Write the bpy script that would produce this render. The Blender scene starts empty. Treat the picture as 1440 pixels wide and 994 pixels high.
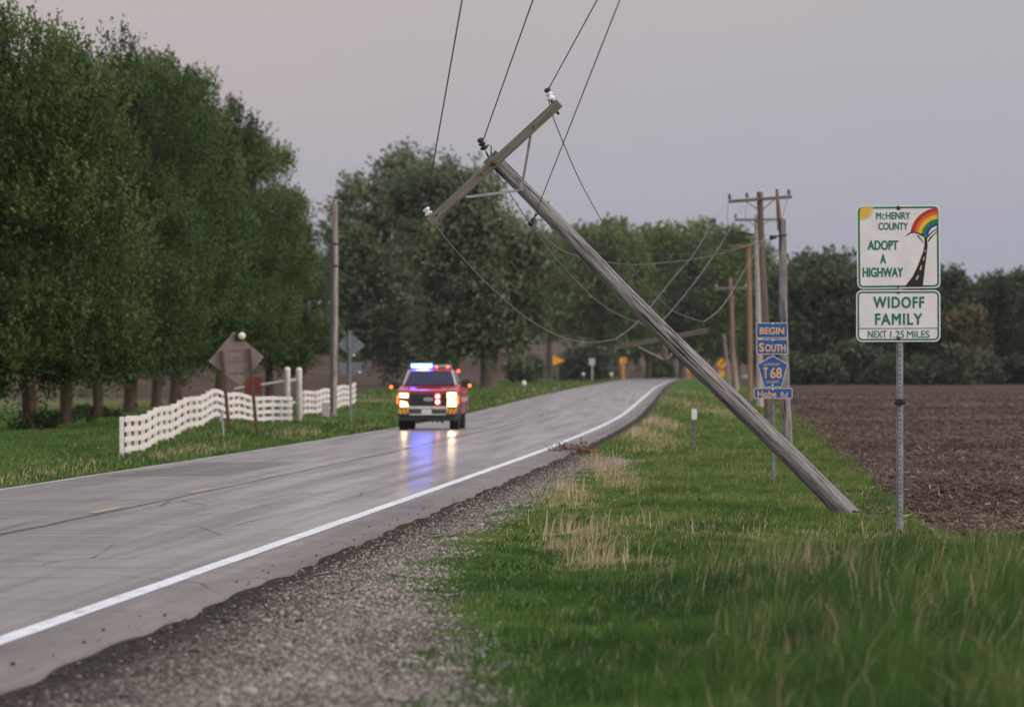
import bpy, bmesh, math, random
import numpy as np
from mathutils import Vector, Matrix

random.seed(7)
rng = np.random.default_rng(11)
scene = bpy.context.scene
col = scene.collection

# ------------------------------------------------------------------ camera
EYE = 1.75          # camera height; the road beside it lies at z = 0
FPX = 8000.0        # focal length in pixels of the 1440 px wide photograph (200 mm)
HV = 527.0          # the horizon's row in the photograph
cam_data = bpy.data.cameras.new('camera')
cam = bpy.data.objects.new('camera', cam_data)
col.objects.link(cam)
cam.location = (0, 0, EYE)
cam.rotation_euler = (math.radians(90), 0, 0)
cam_data.sensor_width = 36
cam_data.lens = 200
cam_data.shift_y = 30.0 / 1440
cam_data.clip_start = 1
cam_data.clip_end = 6000
cam_data.dof.use_dof = True
cam_data.dof.focus_distance = 71.0
cam_data.dof.aperture_fstop = 4.0
cam_data.dof.aperture_blades = 9
scene.camera = cam

# ------------------------------------------------------------------ sky and sun
SUN_EL, SUN_AZ = math.radians(16), math.radians(118)     # azimuth clockwise from +Y: low on the right, behind the camera
world = bpy.data.worlds.new('World')
scene.world = world
world.use_nodes = True
wn = world.node_tree
for n in list(wn.nodes):
    wn.nodes.remove(n)
wo = wn.nodes.new('ShaderNodeOutputWorld')
sky = wn.nodes.new('ShaderNodeTexSky')
sky.sky_type = 'NISHITA'
sky.sun_disc = False
sky.sun_elevation = SUN_EL
sky.sun_rotation = SUN_AZ
sky.dust_density = 4.0
bg1 = wn.nodes.new('ShaderNodeBackground')
bg1.inputs['Strength'].default_value = 0.05
wn.links.new(sky.outputs[0], bg1.inputs['Color'])
tc = wn.nodes.new('ShaderNodeTexCoord')
sep = wn.nodes.new('ShaderNodeSeparateXYZ')
wn.links.new(tc.outputs['Generated'], sep.inputs[0])
wnz = wn.nodes.new('ShaderNodeTexNoise')
wnz.inputs['Scale'].default_value = 7
wnz.inputs['Detail'].default_value = 3
wmap = wn.nodes.new('ShaderNodeMapping')
wmap.inputs['Scale'].default_value = (1, 1, 5)
wn.links.new(tc.outputs['Generated'], wmap.inputs[0])
wn.links.new(wmap.outputs[0], wnz.inputs['Vector'])
wm = wn.nodes.new('ShaderNodeMath'); wm.operation = 'MULTIPLY_ADD'
wm.inputs[1].default_value = 0.05
wn.links.new(wnz.outputs[0], wm.inputs[0])
wn.links.new(sep.outputs[2], wm.inputs[2])
ramp = wn.nodes.new('ShaderNodeValToRGB')
wn.links.new(wm.outputs[0], ramp.inputs[0])
cr = ramp.color_ramp
cr.elements[0].position = 0.0; cr.elements[0].color = (0.262, 0.295, 0.368, 1)
cr.elements[1].position = 1.0; cr.elements[1].color = (1.32, 1.29, 1.32, 1)
for p, c in ((0.025, (0.308, 0.332, 0.400, 1)), (0.06, (0.372, 0.370, 0.422, 1)), (0.095, (0.405, 0.365, 0.380, 1)), (0.4, (0.86, 0.83, 0.86, 1))):
    e = cr.elements.new(p); e.color = c
# the dusk is a little pinker to the left, bluer to the right
wx = wn.nodes.new('ShaderNodeMapRange'); wx.interpolation_type = 'SMOOTHSTEP'
wx.inputs[1].default_value = -0.14; wx.inputs[2].default_value = 0.12
wn.links.new(sep.outputs[0], wx.inputs[0])
wmul = wn.nodes.new('ShaderNodeMix'); wmul.data_type = 'RGBA'
wn.links.new(wx.outputs[0], wmul.inputs[0])
wmul.inputs[6].default_value = (1.08, 0.985, 0.98, 1); wmul.inputs[7].default_value = (0.965, 0.985, 1.03, 1)
wtint = wn.nodes.new('ShaderNodeMix'); wtint.data_type = 'RGBA'; wtint.blend_type = 'MULTIPLY'
wtint.inputs[0].default_value = 1.0
wn.links.new(ramp.outputs[0], wtint.inputs[6]); wn.links.new(wmul.outputs[2], wtint.inputs[7])
bg2 = wn.nodes.new('ShaderNodeBackground')
bg2.inputs['Strength'].default_value = 1.0
wn.links.new(wtint.outputs[2], bg2.inputs['Color'])
wa = wn.nodes.new('ShaderNodeAddShader')
wn.links.new(bg1.outputs[0], wa.inputs[0]); wn.links.new(bg2.outputs[0], wa.inputs[1])
wn.links.new(wa.outputs[0], wo.inputs['Surface'])

sl = bpy.data.lights.new('sun', 'SUN')
sl.energy = 1.1
sl.angle = math.radians(22)
sl.color = (1.0, 0.89, 0.80)
so = bpy.data.objects.new('sun', sl)
col.objects.link(so)
sd = Vector((math.sin(SUN_AZ) * math.cos(SUN_EL), math.cos(SUN_AZ) * math.cos(SUN_EL), math.sin(SUN_EL)))
so.rotation_euler = (-sd).to_track_quat('-Z', 'Y').to_euler()
so.location = (30, -20, 40)

vs = scene.view_settings
vs.view_transform = 'Standard'; vs.look = 'None'; vs.gamma = 1.0; vs.exposure = 0.0
vs.use_curve_mapping = False
scene.cycles.max_bounces = 6
scene.cycles.diffuse_bounces = 3
scene.cycles.glossy_bounces = 3
scene.cycles.volume_bounces = 0
scene.cycles.sample_clamp_indirect = 4

# ------------------------------------------------------------------ node helpers
class Nd:
    """tiny wrapper to write shader maths"""
    def __init__(s, mat):
        mat.use_nodes = True
        s.t = mat.node_tree
        for n in list(s.t.nodes):
            s.t.nodes.remove(n)
        s.out = s.t.nodes.new('ShaderNodeOutputMaterial')
    def new(s, typ, **kw):
        n = s.t.nodes.new(typ)
        for k, v in kw.items():
            setattr(n, k, v)
        return n
    def put(s, sock, v):
        if hasattr(v, 'is_linked') or isinstance(v, bpy.types.NodeSocket):
            s.t.links.new(v, sock)
        else:
            sock.default_value = v
    def math(s, op, a, b=0.0, c=0.0, clamp=False):
        n = s.new('ShaderNodeMath', operation=op, use_clamp=clamp)
        s.put(n.inputs[0], a); s.put(n.inputs[1], b); s.put(n.inputs[2], c)
        return n.outputs[0]
    def step(s, v, lo, hi):
        n = s.new('ShaderNodeMapRange', interpolation_type='SMOOTHSTEP')
        s.put(n.inputs[0], v); n.inputs[1].default_value = lo; n.inputs[2].default_value = hi
        return n.outputs[0]
    def mix(s, f, a, b):
        n = s.new('ShaderNodeMix', data_type='RGBA')
        s.put(n.inputs[0], f)
        for sock, v in ((n.inputs[6], a), (n.inputs[7], b)):
            if isinstance(v, tuple) and len(v) == 3: v = v + (1,)
            s.put(sock, v)
        return n.outputs[2]
    def attr(s, name, out='Fac'):
        n = s.new('ShaderNodeAttribute', attribute_name=name)
        return n.outputs[out]
    def pos(s):
        return s.new('ShaderNodeNewGeometry').outputs['Position']
    def vscale(s, v, sc):
        n = s.new('ShaderNodeMapping')
        s.put(n.inputs[0], v); n.inputs['Scale'].default_value = sc
        return n.outputs[0]
    def noise(s, v, scale, detail=3, rough=0.55, out=0):
        n = s.new('ShaderNodeTexNoise')
        s.put(n.inputs['Vector'], v); n.inputs['Scale'].default_value = scale
        n.inputs['Detail'].default_value = detail; n.inputs['Roughness'].default_value = rough
        return n.outputs[out]
    def voro(s, v, scale, out='Color', feature='F1'):
        n = s.new('ShaderNodeTexVoronoi', feature=feature)
        s.put(n.inputs['Vector'], v); n.inputs['Scale'].default_value = scale
        return n.outputs[out]
    def bump(s, h, strength, dist):
        n = s.new('ShaderNodeBump')
        s.put(n.inputs['Height'], h); n.inputs['Strength'].default_value = strength
        n.inputs['Distance'].default_value = dist
        return n.outputs[0]
    def bsdf(s, color, rough=0.6, metal=0.0, spec=0.5, normal=None, **kw):
        n = s.new('ShaderNodeBsdfPrincipled')
        if isinstance(color, tuple) and len(color) == 3: color = color + (1,)
        s.put(n.inputs['Base Color'], color); s.put(n.inputs['Roughness'], rough)
        s.put(n.inputs['Metallic'], metal); s.put(n.inputs['Specular IOR Level'], spec)
        if normal is not None: s.put(n.inputs['Normal'], normal)
        for k, v in kw.items():
            s.put(n.inputs[k.replace('_', ' ')], v)
        return n
    def done(s, sh):
        s.t.links.new(sh.outputs[0] if hasattr(sh, 'outputs') else sh, s.out.inputs['Surface'])

MATS = {}
def M(name, color, rough=0.6, metal=0.0, var=0.25, scale=6.0, bump=0.0, spec=0.5, dirt=None, coat=0.0):
    """painted / metal / plastic surface with a mottled procedural colour"""
    if name in MATS: return MATS[name]
    m = bpy.data.materials.new(name); k = Nd(m)
    p = k.attr('gc', 'Vector')
    n1 = k.noise(p, scale, 4)
    c2 = tuple(max(0.0, x * (1 - var)) for x in color); c3 = tuple(min(1.0, x * (1 + var * 0.6)) for x in color)
    c = k.mix(k.step(n1, 0.3, 0.7), c2, c3)
    if dirt:
        c = k.mix(k.math('MULTIPLY', k.step(k.noise(p, scale * 0.6, 5, 0.7), 0.5, 0.75), dirt[1]), c, dirt[0])
    nrm = k.bump(k.noise(p, scale * 8, 3), bump, 0.02) if bump else None
    r = k.math('ADD', k.math('MULTIPLY', n1, 0.2), rough - 0.1, clamp=True)
    k.done(k.bsdf(c, r, metal, spec, nrm, **({'Coat_Weight': coat} if coat else {})))
    MATS[name] = m
    return m

def M_wood(name, light, dark, crack=0.7, ring=90.0, tint=None):
    """weathered round wood; gc = (cos, sin, length along the grain) in metres"""
    m = bpy.data.materials.new(name); k = Nd(m)
    g = k.attr('gc', 'Vector')
    fine = k.noise(k.vscale(g, (1, 1, 0.05)), ring, 5, 0.75)
    mid = k.noise(k.vscale(g, (1, 1, 0.07)), ring * 0.4, 5, 0.7)
    big = k.noise(k.vscale(g, (1, 1, 0.35)), 3.5, 4, 0.6)
    c = k.mix(k.step(fine, 0.32, 0.68), dark, light)
    c = k.mix(k.math('MULTIPLY', k.step(mid, 0.45, 0.68), 0.7), c, tuple(x * 0.45 for x in dark))
    c = k.mix(k.math('MULTIPLY', k.step(big, 0.42, 0.68), 0.55), c, tint or tuple(x * 0.75 for x in light))
    ck = k.step(k.noise(k.vscale(g, (1, 1, 0.030)), ring * 0.55, 3, 0.5), 0.60, 0.635)
    c = k.mix(k.math('MULTIPLY', ck, crack), c, tuple(x * 0.18 for x in dark))
    h = k.math('SUBTRACT', k.math('ADD', fine, mid), k.math('MULTIPLY', ck, 1.2))
    k.done(k.bsdf(c, 0.88, 0, 0.2, k.bump(h, 0.8, 0.012)))
    return m

def M_emit(name, color, strength):
    m = bpy.data.materials.new(name); k = Nd(m)
    e = k.new('ShaderNodeEmission')
    e.inputs[0].default_value = color + (1,); e.inputs[1].default_value = strength
    k.done(e)
    return m

def M_leaf(name, a, b, c, transl=0.3):
    """foliage: colour runs a -> b -> c with the leaf's own tint"""
    m = bpy.data.materials.new(name); k = Nd(m)
    t = k.attr('tint')
    oi = k.new('ShaderNodeObjectInfo').outputs['Random']
    t = k.math('ADD', t, k.math('MULTIPLY', k.math('SUBTRACT', oi, 0.5), 0.22))
    n = k.new('ShaderNodeValToRGB'); k.put(n.inputs[0], t)
    r = n.color_ramp
    r.elements[0].position = 0.0; r.elements[0].color = a + (1,)
    r.elements[1].position = 1.0; r.elements[1].color = c + (1,)
    e = r.elements.new(0.5); e.color = b + (1,)
    d = k.bsdf(n.outputs[0], 0.55, 0, 0.25)
    tr = k.new('ShaderNodeBsdfTranslucent'); k.put(tr.inputs[0], n.outputs[0])
    mx = k.new('ShaderNodeMixShader'); mx.inputs[0].default_value = transl
    k.t.links.new(d.outputs[0], mx.inputs[1]); k.t.links.new(tr.outputs[0], mx.inputs[2])
    k.done(mx)
    return m

# ------------------------------------------------------------------ object helpers
def tag(o, label=None, cat=None, group=None, kind=None):
    if label: o['label'] = label
    if cat: o['category'] = cat
    if group: o['group'] = group
    if kind: o['kind'] = kind
    return o

def thing(name, loc, label, cat, group=None, rz=0.0):
    o = bpy.data.objects.new(name, None)
    o.empty_display_size = 0.3
    col.objects.link(o)
    o.location = loc; o.rotation_euler = (0, 0, rz)
    return tag(o, label, cat, group)

def link_mesh(name, me, mat, parent=None, loc=(0, 0, 0)):
    o = bpy.data.objects.new(name, me)
    if mat and not me.materials: me.materials.append(mat)
    col.objects.link(o)
    o.location = loc
    if parent: o.parent = parent
    return o

def copy_tree(o, parent=None):
    c = o.copy(); col.objects.link(c)
    if parent: c.parent = parent
    for ch in list(o.children): copy_tree(ch, c)
    return c

def np_mesh(name, V, F, attrs=None, smooth=False):
    """V (n,3) float, F (m,k) int: all faces have k corners"""
    me = bpy.data.meshes.new(name)
    V = np.ascontiguousarray(V, dtype=np.float32); F = np.ascontiguousarray(F, dtype=np.int32)
    m, k = F.shape
    me.vertices.add(len(V)); me.vertices.foreach_set('co', V.ravel())
    me.loops.add(m * k); me.loops.foreach_set('vertex_index', F.ravel())
    me.polygons.add(m)
    me.polygons.foreach_set('loop_start', np.arange(0, m * k, k, dtype=np.int32))
    if smooth: me.polygons.foreach_set('use_smooth', np.ones(m, dtype=bool))
    for a, v in (attrs or {}).items():
        v = np.asarray(v, dtype=np.float32)
        if v.ndim == 1:
            at = me.attributes.new(a, 'FLOAT', 'POINT'); at.data.foreach_set('value', v)
        else:
            at = me.attributes.new(a, 'FLOAT_VECTOR', 'POINT'); at.data.foreach_set('vector', v.ravel())
    me.update(calc_edges=True)
    me.validate()
    return me

def V3(*a): return Vector(a)
def frame(d):
    d = Vector(d).normalized()
    a = Vector((0, 0, 1)) if abs(d.z) < 0.95 else Vector((1, 0, 0))
    x = a.cross(d).normalized(); y = d.cross(x)
    return x, y, d

class MB:
    def __init__(s): s.v = []; s.f = []; s.g = []; s.sm = []
    def add(s, vs, fs, gs=None, smooth=False):
        b = len(s.v)
        s.v += [Vector(p) for p in vs]; s.g += [Vector(p) for p in (gs or vs)]
        s.f += [tuple(b + i for i in f) for f in fs]; s.sm += [smooth] * len(fs)
    def tube(s, pts, radii, n=12, caps=True, phase=0.0, wob=0.0):
        pts = [Vector(p) for p in pts]
        if not hasattr(radii, '__len__'): radii = [radii] * len(pts)
        vs, gs, fs = [], [], []; L = 0.0; xr = None
        for i, p in enumerate(pts):
            d = (pts[min(i + 1, len(pts) - 1)] - pts[max(i - 1, 0)])
            if i: L += (p - pts[i - 1]).length
            x, y, d = frame(d)
            if xr is not None:
                x = (xr - d * xr.dot(d)).normalized(); y = d.cross(x)
            xr = x
            for j in range(n):
                a = 2 * math.pi * j / n; r = radii[i]
                rr = r * (1 + wob * (math.sin(3 * a + 1.3 + 0.5 * L) + 0.6 * math.sin(7 * a + 2.2 - .8 * L) + 0.5 * math.sin(13 * a + L)))
                vs.append(p + (x * math.cos(a) + y * math.sin(a)) * rr)
                gs.append((r * math.cos(a) + phase, r * math.sin(a) + phase * .7, L + phase * 3))
        for i in range(len(pts) - 1):
            for j in range(n):
                k = (j + 1) % n
                fs.append((i * n + j, i * n + k, (i + 1) * n + k, (i + 1) * n + j))
        s.add(vs, fs, gs, True)
        if caps:
            for q, rev in ((0, True), (len(pts) - 1, False)):
                idx = [q * n + j for j in range(n)]
                vv = [vs[i] for i in idx]; gg = [gs[i] for i in idx]
                f = tuple(range(n))
                s.add(vv, [f[::-1] if rev else f], gg, False)
    def box(s, c, size, axes=None, bev=0.0):
        """axes: three unit vectors; the grain (gc.z) runs along the first"""
        c = Vector(c); ax = axes or (Vector((1, 0, 0)), Vector((0, 1, 0)), Vector((0, 0, 1)))
        h = [x / 2 for x in size]
        bm = bmesh.new()
        bmesh.ops.create_cube(bm, size=1)
        for v in bm.verts: v.co = Vector((v.co.x * size[0], v.co.y * size[1], v.co.z * size[2]))
        if bev: bmesh.ops.bevel(bm, geom=bm.edges[:], offset=bev, segments=2, affect='EDGES', profile=0.5)
        bm.verts.index_update()
        vs = [c + ax[0] * v.co.x + ax[1] * v.co.y + ax[2] * v.co.z for v in bm.verts]
        gs = [(v.co.y + c.x * .37, v.co.z + c.z * .21, v.co.x + c.y * .1) for v in bm.verts]
        fs = [tuple(v.index for v in f.verts) for f in bm.faces]
        bm.free()
        s.add(vs, fs, gs, False)
    def lathe(s, p, d, prof, n=16):
        """prof: (radius, height along d) from bottom to top"""
        p = Vector(p); x, y, d = frame(d); vs, fs = [], []
        for r, h in prof:
            for j in range(n):
                a = 2 * math.pi * j / n
                vs.append(p + d * h + (x * math.cos(a) + y * math.sin(a)) * max(r, 1e-4))
        m = len(prof)
        for i in range(m - 1):
            for j in range(n):
                k = (j + 1) % n
                fs.append((i * n + j, i * n + k, (i + 1) * n + k, (i + 1) * n + j))
        fs.append(tuple(range(n))[::-1]); fs.append(tuple((m - 1) * n + j for j in range(n)))
        s.add(vs, fs, None, True)
    def prism(s, poly, o, ax, ay, az, depth):
        """poly (x, y) list counter-clockwise seen against az; extruded from o along -az by depth"""
        o = Vector(o); n = len(poly)
        a = [o + ax * x + ay * y for x, y in poly]; b = [p - az * depth for p in a]
        fs = [tuple(range(n)), tuple(range(2 * n - 1, n - 1, -1))]
        for i in range(n):
            j = (i + 1) % n
            fs.append((i, n + i, n + j, j))
        s.add(a + b, fs)
    def ring(s, outer, inner, o, ax, ay):
        """flat band between two loops with the same number of points"""
        o = Vector(o); n = len(outer)
        vs = [o + ax * x + ay * y for x, y in outer] + [o + ax * x + ay * y for x, y in inner]
        s.add(vs, [(i, (i + 1) % n, n + (i + 1) % n, n + i) for i in range(n)])
    def flat(s, poly, o, ax, ay):
        o = Vector(o)
        s.add([o + ax * x + ay * y for x, y in poly], [tuple(range(len(poly)))])
    def build(s, name, mat, parent=None, origin=None, loc=None):
        og = Vector(origin) if origin is not None else Vector((0, 0, 0))
        me = bpy.data.meshes.new(name)
        me.from_pydata([tuple(p - og) for p in s.v], [], s.f)
        at = me.attributes.new('gc', 'FLOAT_VECTOR', 'POINT')
        at.data.foreach_set('vector', np.array([tuple(g) for g in s.g], dtype=np.float32).ravel())
        me.polygons.foreach_set('use_smooth', s.sm)
        me.update()
        return link_mesh(name, me, mat, parent, loc if loc is not None else (og if parent is None else (0, 0, 0)))

def rrect(x0, x1, y0, y1, r, n=5):
    pts = []
    for cx, cy, a0 in ((x1 - r, y1 - r, 0), (x0 + r, y1 - r, 90), (x0 + r, y0 + r, 180), (x1 - r, y0 + r, 270)):
        for i in range(n + 1):
            a = math.radians(a0 + 90 * i / n)
            pts.append((cx + r * math.cos(a), cy + r * math.sin(a)))
    return pts

_fonts = {}
def text_geo(body, bold=0.012, gap=1.0):
    key = (body, gap)
    if key in _fonts: return _fonts[key]
    cu = bpy.data.curves.new('t', 'FONT'); cu.body = body; cu.size = 1; cu.offset = 0; cu.space_character = gap
    cu.resolution_u = 4
    ob = bpy.data.objects.new('t', cu); col.objects.link(ob)
    dg = bpy.context.evaluated_depsgraph_get()
    me = bpy.data.meshes.new_from_object(ob.evaluated_get(dg))
    vs = [(v.co.x, v.co.y) for v in me.vertices]; fs = [tuple(p.vertices) for p in me.polygons]
    bpy.data.objects.remove(ob); bpy.data.curves.remove(cu); bpy.data.meshes.remove(me)
    _fonts[key] = (vs, fs)
    return vs, fs

def add_text(mb, body, box, o, ax, ay, bold=0.012, gap=1.0):
    """fit the words into box = (x0, x1, y0, y1)"""
    vs, fs = text_geo(body, bold, gap)
    xs = [v[0] for v in vs]; ys = [v[1] for v in vs]
    x0, x1, y0, y1 = box; o = Vector(o)
    w = bold * 4.4 * (y1 - y0) / 2          # heavier strokes: the letter is laid down several times, a hair apart
    sx = (x1 - x0 - 2 * w) / (max(xs) - min(xs)); sy = (y1 - y0 - 2 * w) / (max(ys) - min(ys))
    nrm = ax.cross(ay).normalized()
    for q, (dx, dy) in enumerate(((0, 0), (1, 0), (-1, 0), (0, 1), (0, -1), (.7, .7), (-.7, -.7), (.7, -.7), (-.7, .7))):
        oo = o + nrm * (.00018 * q) + ax * (dx * w + w) + ay * (dy * w + w)
        mb.add([oo + ax * (x0 + (x - min(xs)) * sx) + ay * (y0 + (y - min(ys)) * sy) for x, y in vs], fs)

# ------------------------------------------------------------------ the lie of the land
def table(xs, ys, w):
    X = np.arange(-120, 2700, 1.0); Y = np.interp(X, xs, ys)
    k = np.hanning(2 * w + 1); k /= k.sum()
    Yp = np.pad(Y, w, mode='reflect', reflect_type='odd')
    return X, np.convolve(Yp, k, mode='valid')
_cx, _cy = table([-120, 0, 30, 81, 130, 180, 250, 340, 500, 650, 750, 800, 850, 900, 1000, 1100, 2700],
                 [-13.6, -8.3, -7.0, -4.75, -2.65, -.75, 1.7, 4.5, 9.3, 14.2, 17.6, 19.8, 23.5, 30, 52, 85, 900], 18)
_rx, _ry = table([-120, 220, 340, 500, 700, 850, 1000, 1100, 2700], [0, 0, .35, .65, .95, 1.2, 1.5, 1.6, 1.6], 40)
def road_c(y): return np.interp(y, _cx, _cy)
def road_z(y): return np.interp(y, _rx, _ry)
def sstep(v, a, b):
    t = np.clip((v - a) / (b - a), 0, 1); return t * t * (3 - 2 * t)
def at(u, v, Y):
    """a point of the photograph at the distance Y"""
    return Vector(((u - 720) / FPX * Y, Y, EYE - (v - HV) / FPX * Y))

# the white fence climbs a low bank left of the road
FENCE1 = [(171, 641, 121), (203, 630, 129), (243, 611, 141), (284, 594, 153), (302.5, 587, 160), (340, 592, 172), (368, 594, 180), (408, 592, 188)]
FENCE2 = [(424, 583, 197), (461, 577, 214), (498, 567, 234)]
_fp = [at(*p) for p in FENCE1] + [at(*p) for p in FENCE2]
_fy = [90] + [p.y for p in _fp] + [300]
_fxx = [_fp[0].x] + [p.x for p in _fp] + [_fp[-1].x]
_fz = [0] + [max(0, p.z - float(road_z(p.y))) for p in _fp] + [0.1]
def bank(x, y):
    xf = np.interp(y, _fy, _fxx); zf = np.interp(y, _fy, _fz)
    d = x - xf
    return zf * np.where(d > 0, np.exp(-(d / 1.9) ** 2), np.exp(-(d / 7.0) ** 2))
def land_z(x, y):
    x = np.asarray(x, float); y = np.asarray(y, float)
    off = x - road_c(y)
    z = road_z(y) + bank(x, y)
    z = z + 17.0 * sstep(y, 900, 1650)
    z = z + 3.4 * sstep(y, 370, 800) * sstep(-off, 15, 45)
    near = sstep(np.abs(off - 0.25), 3.7, 6)
    z = z - 0.05 + near * (0.03 * np.sin(x * 1.7 + y * .31) * np.sin(y * .23 + 1) + 0.025 * np.sin(x * .9 - y * .5))
    z = z - 0.05 * (sstep(off, 4.0, 4.15) * (1 - sstep(off, 4.3, 5.2)))
    return z
def ground(u, v):
    """where the sight line through a pixel meets the land"""
    lo, hi = 20.0, 1500.0
    f = lambda Y: HV + (EYE - float(land_z((u - 720) / FPX * Y, Y))) * FPX / Y - v
    Ys = np.concatenate([np.arange(20, 300, 1.0), np.arange(300, 1500, 5.0)])
    for a, b in zip(Ys[:-1], Ys[1:]):
        if f(a) > 0 >= f(b):
            for _ in range(30):
                m = (a + b) / 2
                if f(m) > 0: a = m
                else: b = m
            break
    Y = (a + b) / 2; x = (u - 720) / FPX * Y
    return Vector((x, Y, float(land_z(x, Y))))
def on_land(x, y): return Vector((x, y, float(land_z(x, y))))
def at_ground(u, Y): return on_land((u - 720) / FPX * Y, Y)

def grass_edge(y):      # where the grass begins right of the road, measured from the centre line
    return np.interp(y, [0, 30, 40, 50, 63, 90, 110, 117, 126, 150, 250, 1200], [7.4, 7.0, 6.2, 5.3, 5.05, 5.2, 5.4, 6.9, 4.7, 4.4, 4.5, 4.7])
def field_edge(y):
    return np.interp(y, [0, 55, 67, 114, 192, 300, 1200], [15, 14, 9.75, 9.4, 9.9, 10.5, 14])
# ------------------------------------------------------------------ ground
def mat_ground():
    m = bpy.data.materials.new('ground'); k = Nd(m)
    p = k.pos(); off = k.attr('off'); gd = k.attr('gd'); fd = k.attr('fd'); dry = k.attr('dry')
    nA = k.math('SUBTRACT', k.noise(p, 0.9, 4, 0.65), 0.5); nB = k.math('SUBTRACT', k.noise(p, 5.0, 3, 0.6), 0.5)
    jit = k.math('ADD', k.math('MULTIPLY', nA, 1.7), k.math('MULTIPLY', nB, 0.9))
    # soil and thatch under the grass
    g1 = k.noise(p, 0.35, 4, 0.6); g2 = k.noise(p, 3.0, 4, 0.7); g3 = k.noise(p, 30.0, 2, 0.7)
    grass = k.mix(k.step(g1, 0.35, 0.65), (0.040, 0.098, 0.014), (0.066, 0.135, 0.022))
    grass = k.mix(k.math('MULTIPLY', k.step(g2, 0.4, 0.75), 0.5), grass, (0.095, 0.125, 0.045))
    grass = k.mix(k.math('MULTIPLY', k.step(g3, 0.35, 0.75), 0.4), grass, (0.028, 0.055, 0.014))
    grass = k.mix(k.math('MULTIPLY', k.math('ADD', dry, k.math('MULTIPLY', nB, 0.6), clamp=True), 0.55), grass, (0.19, 0.155, 0.085))
    # gravel: stones of many greys, browner and wet beside the slab
    vc = k.new('ShaderNodeTexVoronoi'); k.put(vc.inputs['Vector'], p); vc.inputs['Scale'].default_value = 34
    sp = k.new('ShaderNodeSeparateColor'); k.put(sp.inputs[0], vc.outputs['Color'])
    stone = k.mix(sp.outputs[0], (0.165, 0.148, 0.130), (0.58, 0.545, 0.50))
    stone = k.mix(k.step(sp.outputs[1], 0.75, 0.95), stone, (0.16, 0.105, 0.075))
    stone = k.mix(k.step(vc.outputs['Distance'], 0.30, 0.62), stone, (0.05, 0.042, 0.036))
    offn = k.math('ADD', off, k.math('ADD', k.math('MULTIPLY', nA, 0.7), k.math('MULTIPLY', nB, 0.35)))
    brown = k.math('SUBTRACT', 1.0, k.step(offn, 4.45, 5.2))
    stone = k.mix(k.math('MULTIPLY', brown, 0.65), stone, k.mix(0.35, (0.050, 0.039, 0.030), stone))
    wet = k.math('SUBTRACT', 1.0, k.step(offn, 4.12, 4.5))
    stone = k.mix(k.math('MULTIPLY', wet, 0.8), stone, (0.022, 0.018, 0.015))
    pale = k.math('MULTIPLY', k.step(k.noise(p, 0.5, 4, 0.6), 0.48, 0.7), 0.35)
    stone = k.mix(k.math('MULTIPLY', pale, k.step(offn, 5.0, 5.6)), stone, (0.36, 0.34, 0.315))
    # bare dirt patches near the viewer
    dirtp = k.math('MULTIPLY', k.step(k.noise(p, 0.8, 4, 0.6), 0.42, 0.60), k.step(off, 4.8, 6.0))
    stone = k.mix(k.math('MULTIPLY', dirtp, 0.75), stone, (0.070, 0.060, 0.048))
    gm = k.step(k.math('ADD', gd, jit), -0.30, 0.30)
    c = k.mix(gm, grass, stone)
    # ploughed soil with pale stubble
    s1 = k.noise(p, 0.15, 4, 0.65); s2 = k.noise(p, 2.5, 5, 0.75); s3 = k.noise(p, 9.0, 4, 0.75)
    soil = k.mix(k.step(s1, 0.35, 0.65), (0.055, 0.037, 0.028), (0.090, 0.063, 0.048))
    soil = k.mix(k.math('MULTIPLY', k.step(s2, 0.45, 0.7), 0.5), soil, (0.125, 0.090, 0.068))
    soil = k.mix(k.math('MULTIPLY', k.step(s3, 0.5, 0.72), 0.7), soil, (0.033, 0.023, 0.020))
    band = k.noise(k.vscale(p, (.012, .055, 1)), 1.0, 4, .6)
    soil = k.mix(k.math('MULTIPLY', k.step(band, .47, .62), .55), soil, (0.040, 0.028, 0.022))
    hill = k.attr('hill')
    soil = k.mix(k.math('MULTIPLY', hill, 0.75), soil, (0.092, 0.068, 0.054))
    fm = k.step(k.math('ADD', fd, k.math('MULTIPLY', jit, 0.8)), -0.25, 0.25)
    c = k.mix(fm, c, soil)
    hgt = k.math('ADD', k.math('MULTIPLY', k.math('MULTIPLY', vc.outputs['Distance'], -0.02), gm), k.math('MULTIPLY', k.math('ADD', s2, s3), 0.10))
    k.done(k.bsdf(c, 0.95, 0, 0.06, k.bump(hgt, 0.9, 1.0)))
    return m

def dry_at(x, y):
    """straw coloured patches in the verge"""
    off = x - road_c(y)
    d = np.zeros_like(np.asarray(x, float))
    for py, px, ry, rx, a in ((105, 1.75, 15, .34, .9), (83, 0.80, 8, .32, .9), (61, .66, 4.5, .36, .95), (53.5, .85, 2.2, .34, .9),
                              (66, 1.5, 3, .6, .18), (170, 3.7, 24, .55, .9), (210, 5.2, 26, .5, .8), (300, 9, 60, .9, .9), (420, 12.5, 80, .8, .7), (62, 2.9, 1.6, 1.5, .22),
                              (98, 4.8, 3, .8, .15), (47, 2.4, 2.5, .5, .2), (130, 3.2, 3, .7, .4)):
        d = np.maximum(d, a * np.exp(-((y - py) / ry) ** 2 - ((x - px) / rx) ** 2))
    left = (off < -3.4)
    d = np.where(left, np.maximum(d, .65 * np.exp(-((off + 4.3) / .45) ** 2) * (0.5 + .5 * np.sin(y * .21)) + .12 * np.exp(-((off + 6.5) / 2.) ** 2)), d)
    d = np.where((off < -9) & (y > 255), np.maximum(d, .85 * np.exp(-((y - 305) / 32) ** 2)), d)
    return d

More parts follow.
